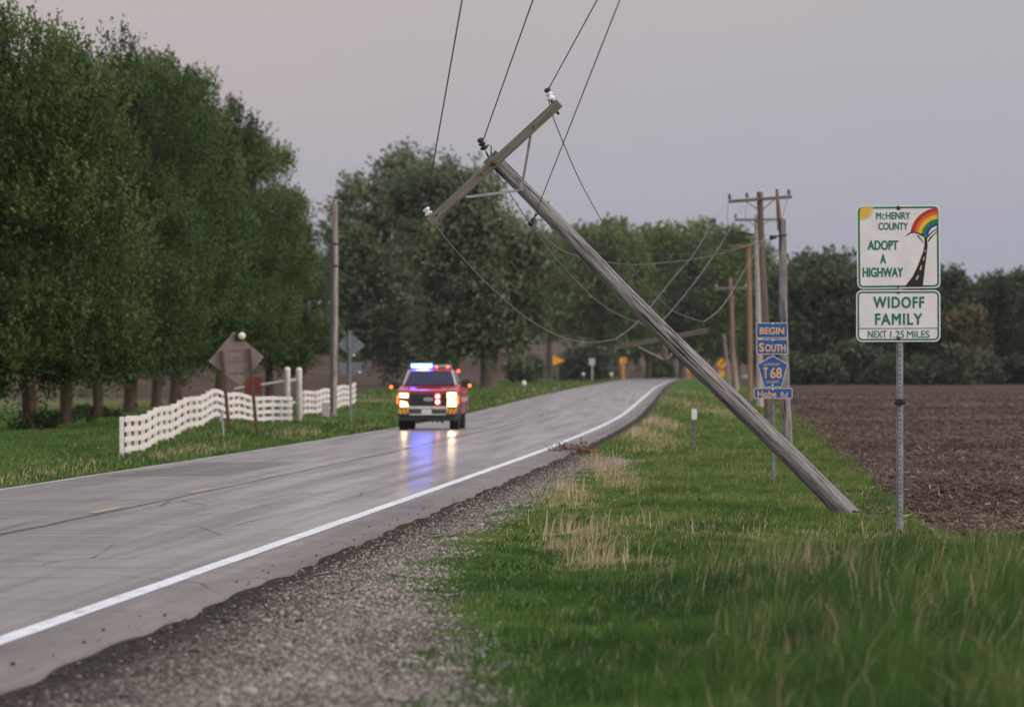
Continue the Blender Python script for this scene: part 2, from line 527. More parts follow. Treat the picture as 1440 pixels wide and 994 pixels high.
ys = np.concatenate([np.arange(-60, 20, 8.0), np.arange(20, 130, 0.7), np.arange(130, 300, 2.0), np.arange(300, 1000, 10.0), np.arange(1000, 2601, 50.0)])
offs = np.concatenate([[-1300, -800, -500, -300, -200, -140, -100, -75, -58, -46], np.arange(-38, -22, 2.0), np.arange(-22, -3.5, 0.5), [-3.42],
                       [3.92], np.arange(4.0, 5.4, 0.14), [5.4], np.arange(5.6, 9.8, 0.25), [9.8], np.arange(10.05, 14, 0.3), np.arange(14, 30, 1.0), [33, 38, 46, 58, 75, 100, 140, 200, 300, 500, 800, 1300]])
YY, OO = np.meshgrid(ys, offs, indexing='ij')
XX = road_c(YY) + OO
ZZ = land_z(XX, YY)
soilm = ((OO > 9.8) & (YY > 60) & (YY < 230)) * 0.035
ZZ = ZZ + soilm * (np.sin(XX * 5.1 + YY * .8) * np.sin(YY * 1.9 + XX * .6) + .6 * np.sin(XX * 9.3 - YY * 2.1))
GD = np.where(OO > 0, grass_edge(YY) - OO, -3.0)
GD = np.where((OO < 0), np.maximum(-3.0, (OO + 3.42) * 2.5), GD)
FD = np.where(OO > 0, OO - field_edge(YY), np.minimum((YY - 345) / 4.0, (-17 - OO)))
FD = np.where(YY > 890, np.maximum(FD, (YY - 900) / 20), FD)
DR = dry_at(XX, YY)
HL = sstep(YY, 850, 1000) * 1.0
mg = mat_ground()
nx = len(offs)
def ground_piece(name, keep):
    """one patch of the continuous land"""
    q = []
    for i in range(len(ys) - 1):
        for j in range(nx - 1):
            if abs(offs[j] + 3.42) < 1e-6: continue             # under the road slab
            if keep(ys[i], offs[j]): q.append((i * nx + j, i * nx + j + 1, (i + 1) * nx + j + 1, (i + 1) * nx + j))
    q = np.array(q); used = np.unique(q); remap = np.zeros(nx * len(ys), int); remap[used] = np.arange(len(used))
    V = np.stack([XX.ravel(), YY.ravel(), ZZ.ravel()], 1)[used]
    me = np_mesh(name, V, remap[q], {'off': OO.ravel()[used], 'gd': GD.ravel()[used], 'fd': FD.ravel()[used], 'dry': DR.ravel()[used], 'hill': HL.ravel()[used]}, True)
    tag(link_mesh(name, me, mg), kind='structure')
far = 890
ground_piece('gravel_shoulder', lambda y, o: 3.9 < o < 5.39 and y < far)
ground_piece('grass_verge', lambda y, o: 5.39 < o < 9.79 and y < far)
ground_piece('plowed_field', lambda y, o: o > 9.79 and y < far)
ground_piece('lawn', lambda y, o: o < -3.43 and y < far and not (y > 344 and o < -17.5))
ground_piece('fallow_field', lambda y, o: y < far and y > 344 and o < -17.5)
ground_piece('hillside', lambda y, o: y >= far)

# ------------------------------------------------------------------ road
def mat_road():
    m = bpy.data.materials.new('road_concrete'); k = Nd(m)
    uv = k.attr('gc', 'Vector')                     # x = offset from the centre, y = distance along
    sx = k.new('ShaderNodeSeparateXYZ'); k.put(sx.inputs[0], uv); off, yy = sx.outputs[0], sx.outputs[1]
    streak = k.noise(k.vscale(uv, (2.2, 0.035, 1)), 1.0, 5, 0.65)
    cross = k.noise(k.vscale(uv, (0.25, 1.6, 1)), 1.0, 4, 0.7)
    blot = k.noise(uv, 0.22, 5, 0.6); fine = k.noise(uv, 22, 3, 0.7)
    c = k.mix(k.step(streak, 0.32, 0.68), (0.150, 0.138, 0.135), (0.290, 0.271, 0.264))
    c = k.mix(k.math('MULTIPLY', k.step(blot, 0.42, 0.7), 0.4), c, (0.115, 0.106, 0.105))
    c = k.mix(k.math('MULTIPLY', k.step(cross, 0.52, 0.68), 0.45), c, (0.085, 0.076, 0.073))
    c = k.mix(k.math('MULTIPLY', k.step(fine, 0.4, 0.7), 0.22), c, (0.21, 0.20, 0.19))
    # saw cut joints across the slabs, some tarred
    jt = k.math('PINGPONG', yy, 2.3)
    jline = k.math('SUBTRACT', 1.0, k.step(k.math('ADD', jt, k.math('MULTIPLY', k.noise(uv, 1.5, 2), 0.06)), 0.035, 0.075))
    c = k.mix(k.math('MULTIPLY', jline, 0.5), c, (0.05, 0.046, 0.044))
    # tarred seam along the middle
    wig = k.math('MULTIPLY', k.math('SUBTRACT', k.noise(k.vscale(uv, (0, .3, 0)), 1.0, 4), 0.5), 0.14)
    sd_ = k.math('ABSOLUTE', k.math('ADD', k.math('SUBTRACT', off, 0.09), wig))
    seam = k.math('SUBTRACT', 1.0, k.step(sd_, 0.03, 0.075))
    c = k.mix(k.math('MULTIPLY', seam, 0.85), c, (0.022, 0.021, 0.022))
    ckv = k.new('ShaderNodeTexVoronoi', feature='DISTANCE_TO_EDGE'); k.put(ckv.inputs['Vector'], k.vscale(uv, (.42, .16, 1))); ckv.inputs['Scale'].default_value = 1.0
    ckn = k.math('ADD', ckv.outputs['Distance'], k.math('MULTIPLY', k.math('SUBTRACT', k.noise(uv, 2.5, 4, .7), .5), .03))
    crk = k.math('MULTIPLY', k.math('SUBTRACT', 1.0, k.step(k.math('ABSOLUTE', ckn), 0.004, 0.013)), k.step(k.noise(uv, .12, 2), .45, .6))
    c = k.mix(k.math('MULTIPLY', crk, 0.75), c, (0.035, 0.032, 0.03))
    # dark repair patch in the far lane
    o2 = k.math('ADD', off, k.math('MULTIPLY', k.noise(uv, .6, 3), 0.5))
    box = k.math('MULTIPLY', k.math('MULTIPLY', k.step(o2, -2.75, -2.6), k.math('SUBTRACT', 1.0, k.step(o2, -0.62, -0.5))),
                 k.math('MULTIPLY', k.step(yy, 97.0, 97.8), k.math('SUBTRACT', 1.0, k.step(yy, 113, 114.2))))
    c = k.mix(k.math('MULTIPLY', box, 0.72), c, (0.075, 0.074, 0.078))
    # dirt tracked along the right margin and scattered spots
    mg_ = k.step(k.math('ADD', off, k.math('MULTIPLY', k.noise(k.vscale(uv, (2, .35, 1)), 1.0, 5, .7), 1.6)), 4.0, 4.6)
    c = k.mix(k.math('MULTIPLY', mg_, 0.55), c, (0.080, 0.066, 0.053))
    spot = k.step(k.noise(k.vscale(uv, (1.6, .55, 1)), 1.0, 6, 0.75), 0.63, 0.70)
    c = k.mix(k.math('MULTIPLY', spot, 0.6), c, (0.055, 0.05, 0.047))
    h = k.math('ADD', k.math('MULTIPLY', fine, 0.004), k.math('MULTIPLY', cross, 0.006))
    # worn, damp wheel tracks shine; the broom finished rest is matt
    gloss = k.math('MULTIPLY', k.step(k.math('ADD', k.math('MULTIPLY', streak, .6), k.math('MULTIPLY', cross, .4)), 0.34, 0.62), k.math('SUBTRACT', 1.0, k.step(off, 3.0, 3.6)))
    gloss = k.math('ADD', 0.08, k.math('MULTIPLY', gloss, 0.60))
    nb = k.bump(h, 0.30, 1.0)
    a_ = k.bsdf(c, 0.75, 0, 0.12, k.bump(h, 0.8, 1.0)); b_ = k.bsdf(c, 0.17, 0, 0.5, nb)
    mx = k.new('ShaderNodeMixShader'); k.put(mx.inputs[0], gloss)
    k.t.links.new(a_.outputs[0], mx.inputs[1]); k.t.links.new(b_.outputs[0], mx.inputs[2])
    k.done(mx)
    return m

ry_ = np.concatenate([np.arange(-60, 20, 3.0), np.arange(20, 160, .5), np.arange(160, 300, 3.0), np.arange(300, 1101, 6.0)])
prof = [(-3.5, -0.16), (-3.46, -0.01), (-3.3, 0.0), (-1.7, 0.012), (0, 0.024), (1.7, 0.012), (3.3, 0.0), (3.93, -0.012), (4.0, -0.03), (4.05, -0.18)]
def crown_z(o): return float(np.interp(o, [p[0] for p in prof], [p[1] for p in prof]))
V = []; G = []
for y in ry_:
    for o, z in prof:
        wob = (0.018 * math.sin(y * 2.1) + 0.022 * math.sin(y * .61 + 1)) if o > 3.9 else (0.04 * math.sin(y * .5) if o < -3.4 else 0)
        V.append((float(road_c(y)) + o + wob, y, float(road_z(y)) + z)); G.append((o, y, 0))
np_ = len(prof)
F = [(i * np_ + j, i * np_ + j + 1, (i + 1) * np_ + j + 1, (i + 1) * np_ + j) for i in range(len(ry_) - 1) for j in range(np_ - 1)]
road = link_mesh('road', np_mesh('road', np.array(V), np.array(F), {'gc': np.array(G)}, True), mat_road())
tag(road, kind='structure')

def mat_paint(name, color, wear):
    m = bpy.data.materials.new(name); k = Nd(m)
    uv = k.attr('gc', 'Vector')
    n = k.noise(k.vscale(uv, (6, 1.2, 1)), 1.0, 6, 0.75); n2 = k.noise(uv, 16, 4, 0.75)
    c = k.mix(k.math('MULTIPLY', k.step(k.math('ADD', k.math('MULTIPLY', n, .6), k.math('MULTIPLY', n2, .4)), 0.5, 0.62), wear), color, (0.17, 0.16, 0.155))
    c = k.mix(k.math('MULTIPLY', k.step(k.noise(uv, 1.1, 4), .4, .7), 0.25), c, tuple(x * 0.6 for x in color))
    k.done(k.bsdf(c, 0.5, 0, 0.4))
    return m
def strip(name, segs, mat):
    """segs: (offset centre, width, y0, y1)"""
    V, F, G = [], [], []
    for oc, w, a, b in segs:
        n = max(2, int((b - a) / 3.0) + 1)
        for i in range(n):
            y = a + (b - a) * i / (n - 1); base = len(V)
            for sgn in (-1, 1):
                o = oc + sgn * w / 2 * (1 + 0.06 * math.sin(y * 1.3 + sgn))
                V.append((float(road_c(y)) + o, y, float(road_z(y)) + crown_z(o) + 0.005)); G.append((o, y, 0))
            if i: F.append((base - 2, base - 1, base + 1, base))
    o = link_mesh(name, np_mesh(name, np.array(V), np.array(F), {'gc': np.array(G)}), mat)
    tag(o, kind='structure')
strip('road_edge_line', [(3.3, 0.16, -60, 1050)], mat_paint('white_paint', (0.60, 0.63, 0.66), 0.85))
strip('road_side_line', [(-3.3, 0.12, -60, 1050)], mat_paint('worn_white_paint', (0.42, 0.42, 0.42), 0.85))
strip('road_centre_dashes', [(-0.06, 0.14, a, a + 3.2) for a in [71.0 + 12.2 * i for i in range(-4, 60)]], mat_paint('yellow_paint', (0.27, 0.20, 0.085), 0.95))

# ------------------------------------------------------------------ loose stones, clods, straw
def blobs(cent, size, flat=0.7, seed=1):
    """irregular six-cornered lumps; returns verts, quads"""
    r = np.random.default_rng(seed); n = len(cent)
    base = np.array([(-1, -1, -1), (1, -1, -1), (1, 1, -1), (-1, 1, -1), (-1, -1, 1), (1, -1, 1), (1, 1, 1), (-1, 1, 1)], float) * .5
    q = np.array([(0, 3, 2, 1), (4, 5, 6, 7), (0, 1, 5, 4), (1, 2, 6, 5), (2, 3, 7, 6), (3, 0, 4, 7)])
    P = base[None] * (1 + r.uniform(-.45, .25, (n, 8, 3)))
    P *= (size[:, None] * r.uniform(.6, 1.3, (n, 3)) * np.array([1, 1, flat]))[:, None, :]
    a = r.uniform(0, 6.28, n); ca, sa = np.cos(a)[:, None], np.sin(a)[:, None]
    X = P[..., 0] * ca - P[..., 1] * sa; Y = P[..., 0] * sa + P[..., 1] * ca
    P = np.stack([X, Y, P[..., 2]], -1) + cent[:, None, :]
    F = (q[None] + (np.arange(n) * 8)[:, None, None]).reshape(-1, 4)
    return P.reshape(-1, 3), F
def mat_tint(name, stops, rough=0.85):
    m = bpy.data.materials.new(name); k = Nd(m)
    n = k.new('ShaderNodeValToRGB'); k.put(n.inputs[0], k.attr('tint')); r = n.color_ramp
    r.elements[0].position = stops[0][0]; r.elements[0].color = stops[0][1] + (1,)
    r.elements[1].position = stops[-1][0]; r.elements[1].color = stops[-1][1] + (1,)
    for p, c in stops[1:-1]:
        e = r.elements.new(p); e.color = c + (1,)
    k.done(k.bsdf(n.outputs[0], rough, 0, 0.25))
    return m
# gravel stones: finer cover far, individual stones near
N = 60000
y = 27 + 105 * rng.random(N) ** 1.7; ge = grass_edge(y)
o = 3.72 + rng.random(N) ** 0.8 * (ge - 3.72 + 1.1)
keep = rng.random(N) < np.clip((ge + 0.4 - o) / 0.8, 0.0, 1) * np.where(o < 4.04, .035, 1)
y, o = y[keep], o[keep]; x = road_c(y) + o
sz = 0.010 + 0.015 * rng.random(len(x)) ** 2.2 + (rng.random(len(x)) > .996) * rng.random(len(x)) * .05
P, F = blobs(np.stack([x, y, np.where(o < 4.03, -.004, land_z(x, y)) + sz * .2], 1), sz, .7, 5)
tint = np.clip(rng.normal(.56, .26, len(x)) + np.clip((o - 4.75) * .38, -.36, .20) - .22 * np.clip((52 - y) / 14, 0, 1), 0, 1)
gst = link_mesh('gravel', np_mesh('gravel', P, F, {'tint': np.repeat(tint, 8)}), mat_tint('gravel_stone', [(0, (.030, .024, .019)), (.35, (.13, .110, .092)), (.55, (.30, .278, .252)), (1, (.42, .395, .365))]))
tag(gst, kind='stuff')
# soil clods
N = 110000
y = 62 + 330 * rng.random(N) ** 1.7; fe = field_edge(y)
o = fe - .1 + rng.random(N) * 20
x = road_c(y) + o; keep = (x < .105 * y + 4.5); x, y, o = x[keep], y[keep], o[keep]
sz = (0.028 + 0.075 * rng.random(len(x)) ** 2.4) * (1 + np.clip((y - 140) / 130, 0, 1.3))
P, F = blobs(np.stack([x, y, land_z(x, y) + sz * .15], 1), sz, .75, 6)
tag(link_mesh('soil_clods', np_mesh('soil_clods', P, F, {'tint': np.repeat(np.clip(rng.random(len(x)) * .8 + .28 * np.sin(y * .16 + np.sin(x * .2) * .8) * np.sin(y * .047 + 1), 0, 1), 8)}), mat_tint('clod', [(0, (.040, .027, .021)), (.6, (.092, .064, .050)), (1, (.150, .112, .088))])), kind='stuff')
# corn straw lying on the soil
N = 13000
y = 62 + 180 * rng.random(N) ** 1.4; o = field_edge(y) - .3 + rng.random(N) * 16
x = road_c(y) + o; keep = (x < .098 * y + 1.6); x, y = x[keep], y[keep]; n = len(x)
L = rng.uniform(.03, .13, n); W = rng.uniform(.006, .016, n); a = rng.uniform(0, 6.28, n); z = land_z(x, y) + .05 + .05 * rng.random(n)
dx, dy = np.cos(a) * L / 2, np.sin(a) * L / 2; nx_, ny_ = -np.sin(a) * W / 2, np.cos(a) * W / 2; dz = rng.uniform(-.04, .04, n)
P = np.stack([np.stack([x - dx - nx_, y - dy - ny_, z - dz], 1), np.stack([x + dx - nx_, y + dy - ny_, z + dz], 1), np.stack([x + dx + nx_, y + dy + ny_, z + dz + .01], 1), np.stack([x - dx + nx_, y - dy + ny_, z - dz + .01], 1)], 1)
tag(link_mesh('corn_straw', np_mesh('corn_straw', P.reshape(-1, 3), np.arange(4 * n).reshape(-1, 4), {'tint': np.repeat(rng.random(n), 4)}), mat_tint('straw', [(0, (.07, .052, .042)), (.8, (.15, .115, .09)), (1, (.34, .28, .22))])), kind='stuff')

# ------------------------------------------------------------------ grass blades
def lowf(x, y, s=1.0):
    return (np.sin(x * 1.9 * s + np.sin(y * .33 * s) * 2) + np.sin(y * .61 * s + x * .7 * s + 1.3) + np.sin(x * 3.7 * s - y * .27 * s + .6) * .6) / 2.6
def blades(x, y, h, w, tint, lean, seed, curl=0.35):
    r = np.random.default_rng(seed); n = len(x)
    z = land_z(x, y) - .01
    a = r.uniform(-1.2, 1.2, n); ux, uy = np.cos(a) * w / 2, np.sin(a) * w / 2
    la = r.uniform(0, 6.28, n); lm = h * np.abs(r.normal(0, curl, n))
    lx = np.cos(la) * lm + lean * h; ly = np.sin(la) * lm
    b = np.stack([x, y, z], 1); m = np.stack([x + lx * .32, y + ly * .32, z + h * .58], 1)
    t = np.stack([x + lx, y + ly, z + h * (1 - .25 * np.clip(lm / h, 0, 1))], 1); u = np.stack([ux, uy, 0 * ux], 1)
    P = np.stack([b - u, b + u, m - u * .8, m + u * .8, t], 1)
    tri = np.array([(0, 1, 3), (0, 3, 2), (2, 3, 4)])
    F = (tri[None] + (np.arange(n) * 5)[:, None, None]).reshape(-1, 3)
    T = np.repeat(tint, 5)
    return P.reshape(-1, 3), F, T
mgr = mat_tint('grass_blade', [(0, (.036, .088, .014)), (.3, (.070, .135, .024)), (.55, (.125, .180, .045)), (.72, (.23, .22, .09)), (.85, (.42, .33, .20)), (1, (.55, .46, .33))], .6)
_k = Nd(mgr)   # blades let light through
_at = _k.attr('tint'); _rp = _k.new('ShaderNodeValToRGB'); _k.put(_rp.inputs[0], _at)
_st = [(0, (.024, .072, .010)), (.3, (.066, .138, .020)), (.55, (.132, .192, .040)), (.72, (.22, .21, .09)), (.85, (.40, .31, .19)), (1, (.52, .43, .31))]
_r = _rp.color_ramp
_r.elements[0].position = 0; _r.elements[0].color = _st[0][1] + (1,); _r.elements[1].position = 1; _r.elements[1].color = _st[-1][1] + (1,)
for _p, _c in _st[1:-1]:
    _e = _r.elements.new(_p); _e.color = _c + (1,)
_d = _k.bsdf(_rp.outputs[0], .55, 0, .3); _t = _k.new('ShaderNodeBsdfTranslucent'); _k.put(_t.inputs[0], _rp.outputs[0])
_m = _k.new('ShaderNodeMixShader'); _m.inputs[0].default_value = .25
_k.t.links.new(_d.outputs[0], _m.inputs[1]); _k.t.links.new(_t.outputs[0], _m.inputs[2]); _k.done(_m)

def verge(name, n, y0, y1, o0, o1, hfun, w, seed, powr=1.0, left=False, seedhead=0.03, curl=.35):
    r = np.random.default_rng(seed)
    y = y0 + (y1 - y0) * r.random(n) ** powr
    o = r.uniform(o0, o1, n); x = road_c(y) + o
    k = np.abs(x) < .096 * y + 1.3
    x, y, o = x[k], y[k], o[k]
    if not left:
        ed = grass_edge(y) + lowf(x, y, 2.2) * .35 + r.normal(0, .22, len(x))
        k = (r.random(len(x)) < np.clip((o - ed) / np.interp(y, [30, 48, 60], [2.4, 1.5, .9]) + .12 + .25 * (lowf(x, y, 3.1) > .35), 0, 1)) & (o < field_edge(y) + .15 + lowf(x, y, 3) * .35 + np.abs(r.normal(0, .25, len(x))))
        k &= o > 4.3
        x, y, o = x[k], y[k], o[k]
    d = dry_at(x, y) * np.clip(0.55 + .8 * lowf(x, y, 2.6) + .4 * lowf(x + 2, y, 7), 0, 1.2)
    isdry = r.random(len(x)) < np.clip(d, 0, .5)
    tint = np.clip(.25 + .20 * lowf(x, y) + .16 * lowf(x + 7, y, 4) + r.normal(0, .10, len(x)), 0, .66)
    if left: tint = tint * .8
    if not left: tint = np.clip(tint + .10 * sstep(y, 60, 75) - .15 * (1 - sstep(y, 50, 64)), 0, .66)  # vignette put into the tint: near blades darkened, blades further off lightened
    tint = np.where(isdry, r.uniform(.74, 1, len(x)), tint)
    h = hfun(x, y, o) * r.uniform(.55, 1.25, len(x)) * np.where(isdry, 1.25, 1) * (1 + .35 * lowf(x + 3, y, 2) + .35 * lowf(x, y + 9, 6))
    th = r.random(len(x)) < (.05 + .10 * np.clip(lowf(x + 11, y, 1.1), 0, 1))          # dead thatch between the green
    tint = np.where(th & ~isdry, r.uniform(.58, .78, len(x)), tint); h = np.where(th, h * .75, h)
    sh = (r.random(len(x)) < seedhead * (0.6 + .8 * lowf(x - 4, y, 1.3)))
    tint = np.where(sh, r.uniform(.6, .95, len(x)), tint); h = np.where(sh, h * 1.5, h)
    ww = w * r.uniform(.6, 1.3, len(x)) * np.where(sh | isdry, .6, 1)
    return blades(x, y, h, ww, tint, .12, seed + 1, curl)
def h_near(x, y, o):
    tall = sstep(o, 7.0, 9.2) * (1 - sstep(y, 47, 58))
    short = 1 - .6 * (1 - sstep(o, 5.6, 7.2))
    return (.085 + .25 * tall) * short
def add_grass(name, parts):
    P, F, T, b = [], [], [], 0
    for p, f, t in parts:
        P.append(p); F.append(f + b); T.append(t); b += len(p)
    tag(link_mesh(name, np_mesh(name, np.concatenate(P), np.concatenate(F), {'tint': np.concatenate(T)}), mgr), kind='stuff')
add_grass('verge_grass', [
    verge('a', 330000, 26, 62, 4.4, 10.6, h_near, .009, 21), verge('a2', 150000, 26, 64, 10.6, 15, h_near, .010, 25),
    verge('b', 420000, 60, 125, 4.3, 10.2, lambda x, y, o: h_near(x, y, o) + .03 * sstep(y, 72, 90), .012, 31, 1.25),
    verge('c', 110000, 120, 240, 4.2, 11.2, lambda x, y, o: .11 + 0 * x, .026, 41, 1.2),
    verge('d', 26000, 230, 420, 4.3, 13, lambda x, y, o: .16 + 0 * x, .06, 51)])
def weeds(n, seed):
    """flat rosettes of broad leaves"""
    r = np.random.default_rng(seed)
    y = 30 + 90 * r.random(n) ** 1.2; o = r.uniform(4.9, 9.6, n); x = road_c(y) + o
    k = (np.abs(x) < .096 * y + 1.3) & (lowf(x - 5, y, 1.9) + r.normal(0, .3, n) > .25) & (o > grass_edge(y) + .35 + np.abs(r.normal(0, .5, n)))
    x, y = x[k], y[k]; m = len(x)
    x = np.repeat(x, 7); y = np.repeat(y, 7); m = len(x)
    return blades(x + r.normal(0, .03, m), y + r.normal(0, .03, m), r.uniform(.05, .14, m), r.uniform(.018, .042, m), np.clip(r.normal(.22, .14, m), 0, .5), .05, seed + 1, .9)
add_grass('verge_weeds', [weeds(3000, 95)])
def stalks(n, seed):
    r = np.random.default_rng(seed)
    y = 46 + 214 * r.random(n) ** 1.7; o = r.uniform(4.6, 9.5, n); x = road_c(y) + o
    d = dry_at(x, y) ** 1.3 * np.clip(.5 + lowf(x, y, 5), .08, 1.3)
    k = r.random(n) < d * .6
    x, y = x[k], y[k]; m = len(x)
    return blades(x, y, r.uniform(.16, .36, m), np.full(m, .008) * (1 + np.clip((y - 80) / 60, 0, 3)) * r.uniform(.7, 1.7, m), r.uniform(.72, 1, m), .10, seed + 1, .22)
add_grass('dry_stalks', [stalks(64000, 91)])
add_grass('lawn_grass', [
    verge('e', 90000, 84, 170, -15, -3.5, lambda x, y, o: .06 + .08 * np.exp(-((o + 4.6) / .8) ** 2), .022, 61, 1.0, True, .02),
    verge('f', 60000, 160, 330, -24, -3.5, lambda x, y, o: .07 + .09 * np.exp(-((o + 4.6) / .8) ** 2), .04, 71, 1.2, True, .02),
    verge('g', 26000, 330, 700, -17, -3.6, lambda x, y, o: .2 + 0 * x, .09, 81, 1.2, True, .03)])
# ------------------------------------------------------------------ trees
def tree_mesh(lobes, n_bough, shoots, leaves, leaf, shoot_len, seed, wind=(-.35, 0, .45), fill=.25, droop=0.0, bough_r=None, jitter=1.0):
    """lobes: (x, y, z, rx, ry, rz). Boughs sit on the lobes' skins, each bough is a spray of shoots, each shoot carries leaves."""
    r = np.random.default_rng(seed); wind = np.array(wind)
    vol = np.array([l[3] * l[4] + l[5] * l[3] for l in lobes]); vol = vol / vol.sum()
    L = np.array(lobes, float)
    C, D, R = [], [], []
    while len(C) < n_bough:
        i = r.choice(len(L), p=vol); d = r.normal(size=3); d /= np.linalg.norm(d)
        inner = r.random() < fill
        p = L[i, :3] + d * L[i, 3:] * (r.uniform(.25, .7) if inner else r.uniform(.80, 1.0))
        q = ((p - L[:, :3]) / L[:, 3:]); inside = (np.linalg.norm(q, axis=1) < .72).sum()
        if not inner and inside > 0: continue
        C.append(p); D.append(d); R.append((bough_r or .26) * L[i, 3:].mean() * r.uniform(.7, 1.25))
    C, D, R = map(np.array, (C, D, R)); nb = len(C)
    bt = np.clip(r.normal(.40, .17, nb), 0.02, .95)
    # shoots
    bi = np.repeat(np.arange(nb), shoots); ns = len(bi)
    off = r.normal(size=(ns, 3)); off /= np.linalg.norm(off, axis=1)[:, None]
    off *= (r.random(ns) ** .45)[:, None]
    S = C[bi] + off * R[bi][:, None] * np.array([1, 1, .85])
    d = off * .7 + D[bi] * .6 + wind + r.normal(0, .25, (ns, 3)); d[:, 2] += .15 - droop
    d /= np.linalg.norm(d, axis=1)[:, None]
    sl = shoot_len * r.uniform(.6, 1.4, ns)
    # leaves
    si = np.repeat(np.arange(ns), leaves); n = len(si); t = r.random(n)
    rad = r.normal(size=(n, 3)) * (leaf * .8 * (1.15 - t))[:, None] * jitter
    P = S[si] + d[si] * (t * sl[si])[:, None] + rad
    P[:, 2] -= droop * t * t * sl[si] * .6
    ax = d[si] * .6 + r.normal(0, .55, (n, 3)) + wind * .35; ax[:, 2] -= .15 + droop; ax /= np.linalg.norm(ax, axis=1)[:, None]
    nn = r.normal(size=(n, 3)) + np.array([0, -.25, .6]); sd_ = np.cross(ax, nn); sd_ /= np.linalg.norm(sd_, axis=1)[:, None] + 1e-6
    nn = np.cross(sd_, ax)
    ll = (leaf * r.uniform(.65, 1.3, n))[:, None]; ww = ll * .34
    V = np.stack([P - ax * ll * .5, P + sd_ * ww + nn * ll * .06, P + ax * ll * .5, P - sd_ * ww + nn * ll * .06], 1).reshape(-1, 3)
    tint = np.clip(bt[bi[si]] + r.normal(0, .12, n) + .26 * (t - .4), 0, 1)      # tint gets paler towards the shoot tips
    return V, np.arange(4 * n).reshape(-1, 4), np.repeat(tint, 4), C

def limb(mb, p0, p1, r0, r1, seed, n=7, segs=6, bend=.12):
    r = random.Random(seed); p0 = Vector(p0); p1 = Vector(p1); L = (p1 - p0).length
    pts, rad = [], []
    a = Vector((r.uniform(-1, 1), r.uniform(-1, 1), r.uniform(-.3, .6))) * L * bend
    for i in range(segs + 1):
        t = i / segs
        pts.append(p0.lerp(p1, t) + a * math.sin(math.pi * t)); rad.append(r0 + (r1 - r0) * t)
    mb.tube(pts, rad, n, True, phase=seed * .13, wob=.06)

bark = M_wood('bark', (.115, .078, .058), (.042, .031, .025), .5, 26.0)
bark_far = M_wood('bark_far', (.15, .12, .10), (.07, .055, .048), .5, 14.0)

def build_tree(name, pos, H, lobes, trunk_r, clear, mat, n_bough, shoots, leaves, leaf, shoot_len, seed, label, group, cat='tree', stems=None, bmat=None, suckers=False, **kw):
    """lobes are local to the foot of the trunk"""
    root = thing(name, pos, label, cat, group)
    V, F, T, C = tree_mesh(lobes, n_bough, shoots, leaves, leaf, shoot_len, seed, **kw)
    link_mesh('crown', np_mesh('crown', V, F, {'tint': T}), mat, root)
    mb = MB(); r = random.Random(seed)
    top = Vector((lobes[0][0], lobes[0][1], H * .72))
    for sx, sr in (stems or [(0.0, trunk_r)]):
        b = Vector((sx, 0, -.3)); fork = Vector((sx * 1.3 + r.uniform(-.1, .1), 0, clear + .4))
        mb.tube([b, b + V3(0, 0, .35), b + V3(0, 0, .8), b.lerp(fork, .6), fork, fork.lerp(top, .5), top],
                [sr * 1.75, sr * 1.35, sr * 1.08, sr, sr * .95, sr * .6, sr * .12], 12, True, phase=seed, wob=.05)
        for q in range(min(9, len(C))):
            c = Vector(C[r.randrange(len(C))])
            s = fork.lerp(top, r.uniform(-.05, .55))
            if c.z < s.z - 1: s = fork.copy()
            limb(mb, s, c, sr * r.uniform(.28, .45), sr * .06, seed + q)
    mb.build('trunk', bmat or bark, root)
    if suckers:
        Vs, Fs, Ts, _ = tree_mesh([(-.35, -.1, .22, .55, .4, .22), (.4, 0, .18, .5, .4, .2), (.0, .2, .2, .8, .3, .15)], 16, 8, 9, .10, .22, seed + 5, wind=(0, 0, .5), fill=.5, bough_r=.4)
        link_mesh('basal_shoots', np_mesh('basal_shoots', Vs, Fs, {'tint': Ts * .4}), mat, root)
    return root

leafA = M_leaf('leaf_maple', (.016, .040, .009), (.053, .098, .021), (.128, .180, .056))
leafB = M_leaf('leaf_poplar', (.045, .072, .030), (.135, .175, .090), (.290, .335, .205), .4)
leafD = M_leaf('leaf_far', (.046, .080, .024), (.100, .155, .042), (.180, .235, .075), .4)
leafE = M_leaf('leaf_far_dark', (.032, .050, .027), (.060, .086, .042), (.104, .132, .060), .2)
leafO = M_leaf('leaf_olive', (.055, .052, .022), (.085, .078, .032), (.120, .105, .045), .2)

def oval(H, z0, R, seed, cx=0.0):
    """an upright crown built from overlapping lobes, widest low down"""
    r = random.Random(seed); h = H - z0
    out = [(cx, 0, z0 + h * .36, R * .93, R * .93, h * .36), (cx + r.uniform(-.1, .1) * R, 0, z0 + h * .66, R * .70, R * .70, h * .27),
           (cx + r.uniform(-.12, .12) * R, 0, z0 + h * .84, R * .40, R * .40, h * .17)]
    for q in range(7):                  # the low skirt
        a = q * .9 + r.random() * .4
        out.append((cx * .6 + math.cos(a) * R * .58, math.sin(a) * R * .58, z0 + (1.25 if seed < 3 else 1.75) + r.random() * .5, R * .44, R * .44, .95 + h * .03))
    for q in range(9):
        a = q * 2.4 + r.random(); s = r.uniform(.12, .72)
        rr = R * (1.0 if s < .45 else 1.25 - s) * .62
        out.append((cx + math.cos(a) * rr, math.sin(a) * rr, z0 + h * s, R * .42, R * .42, h * .16))
    return out
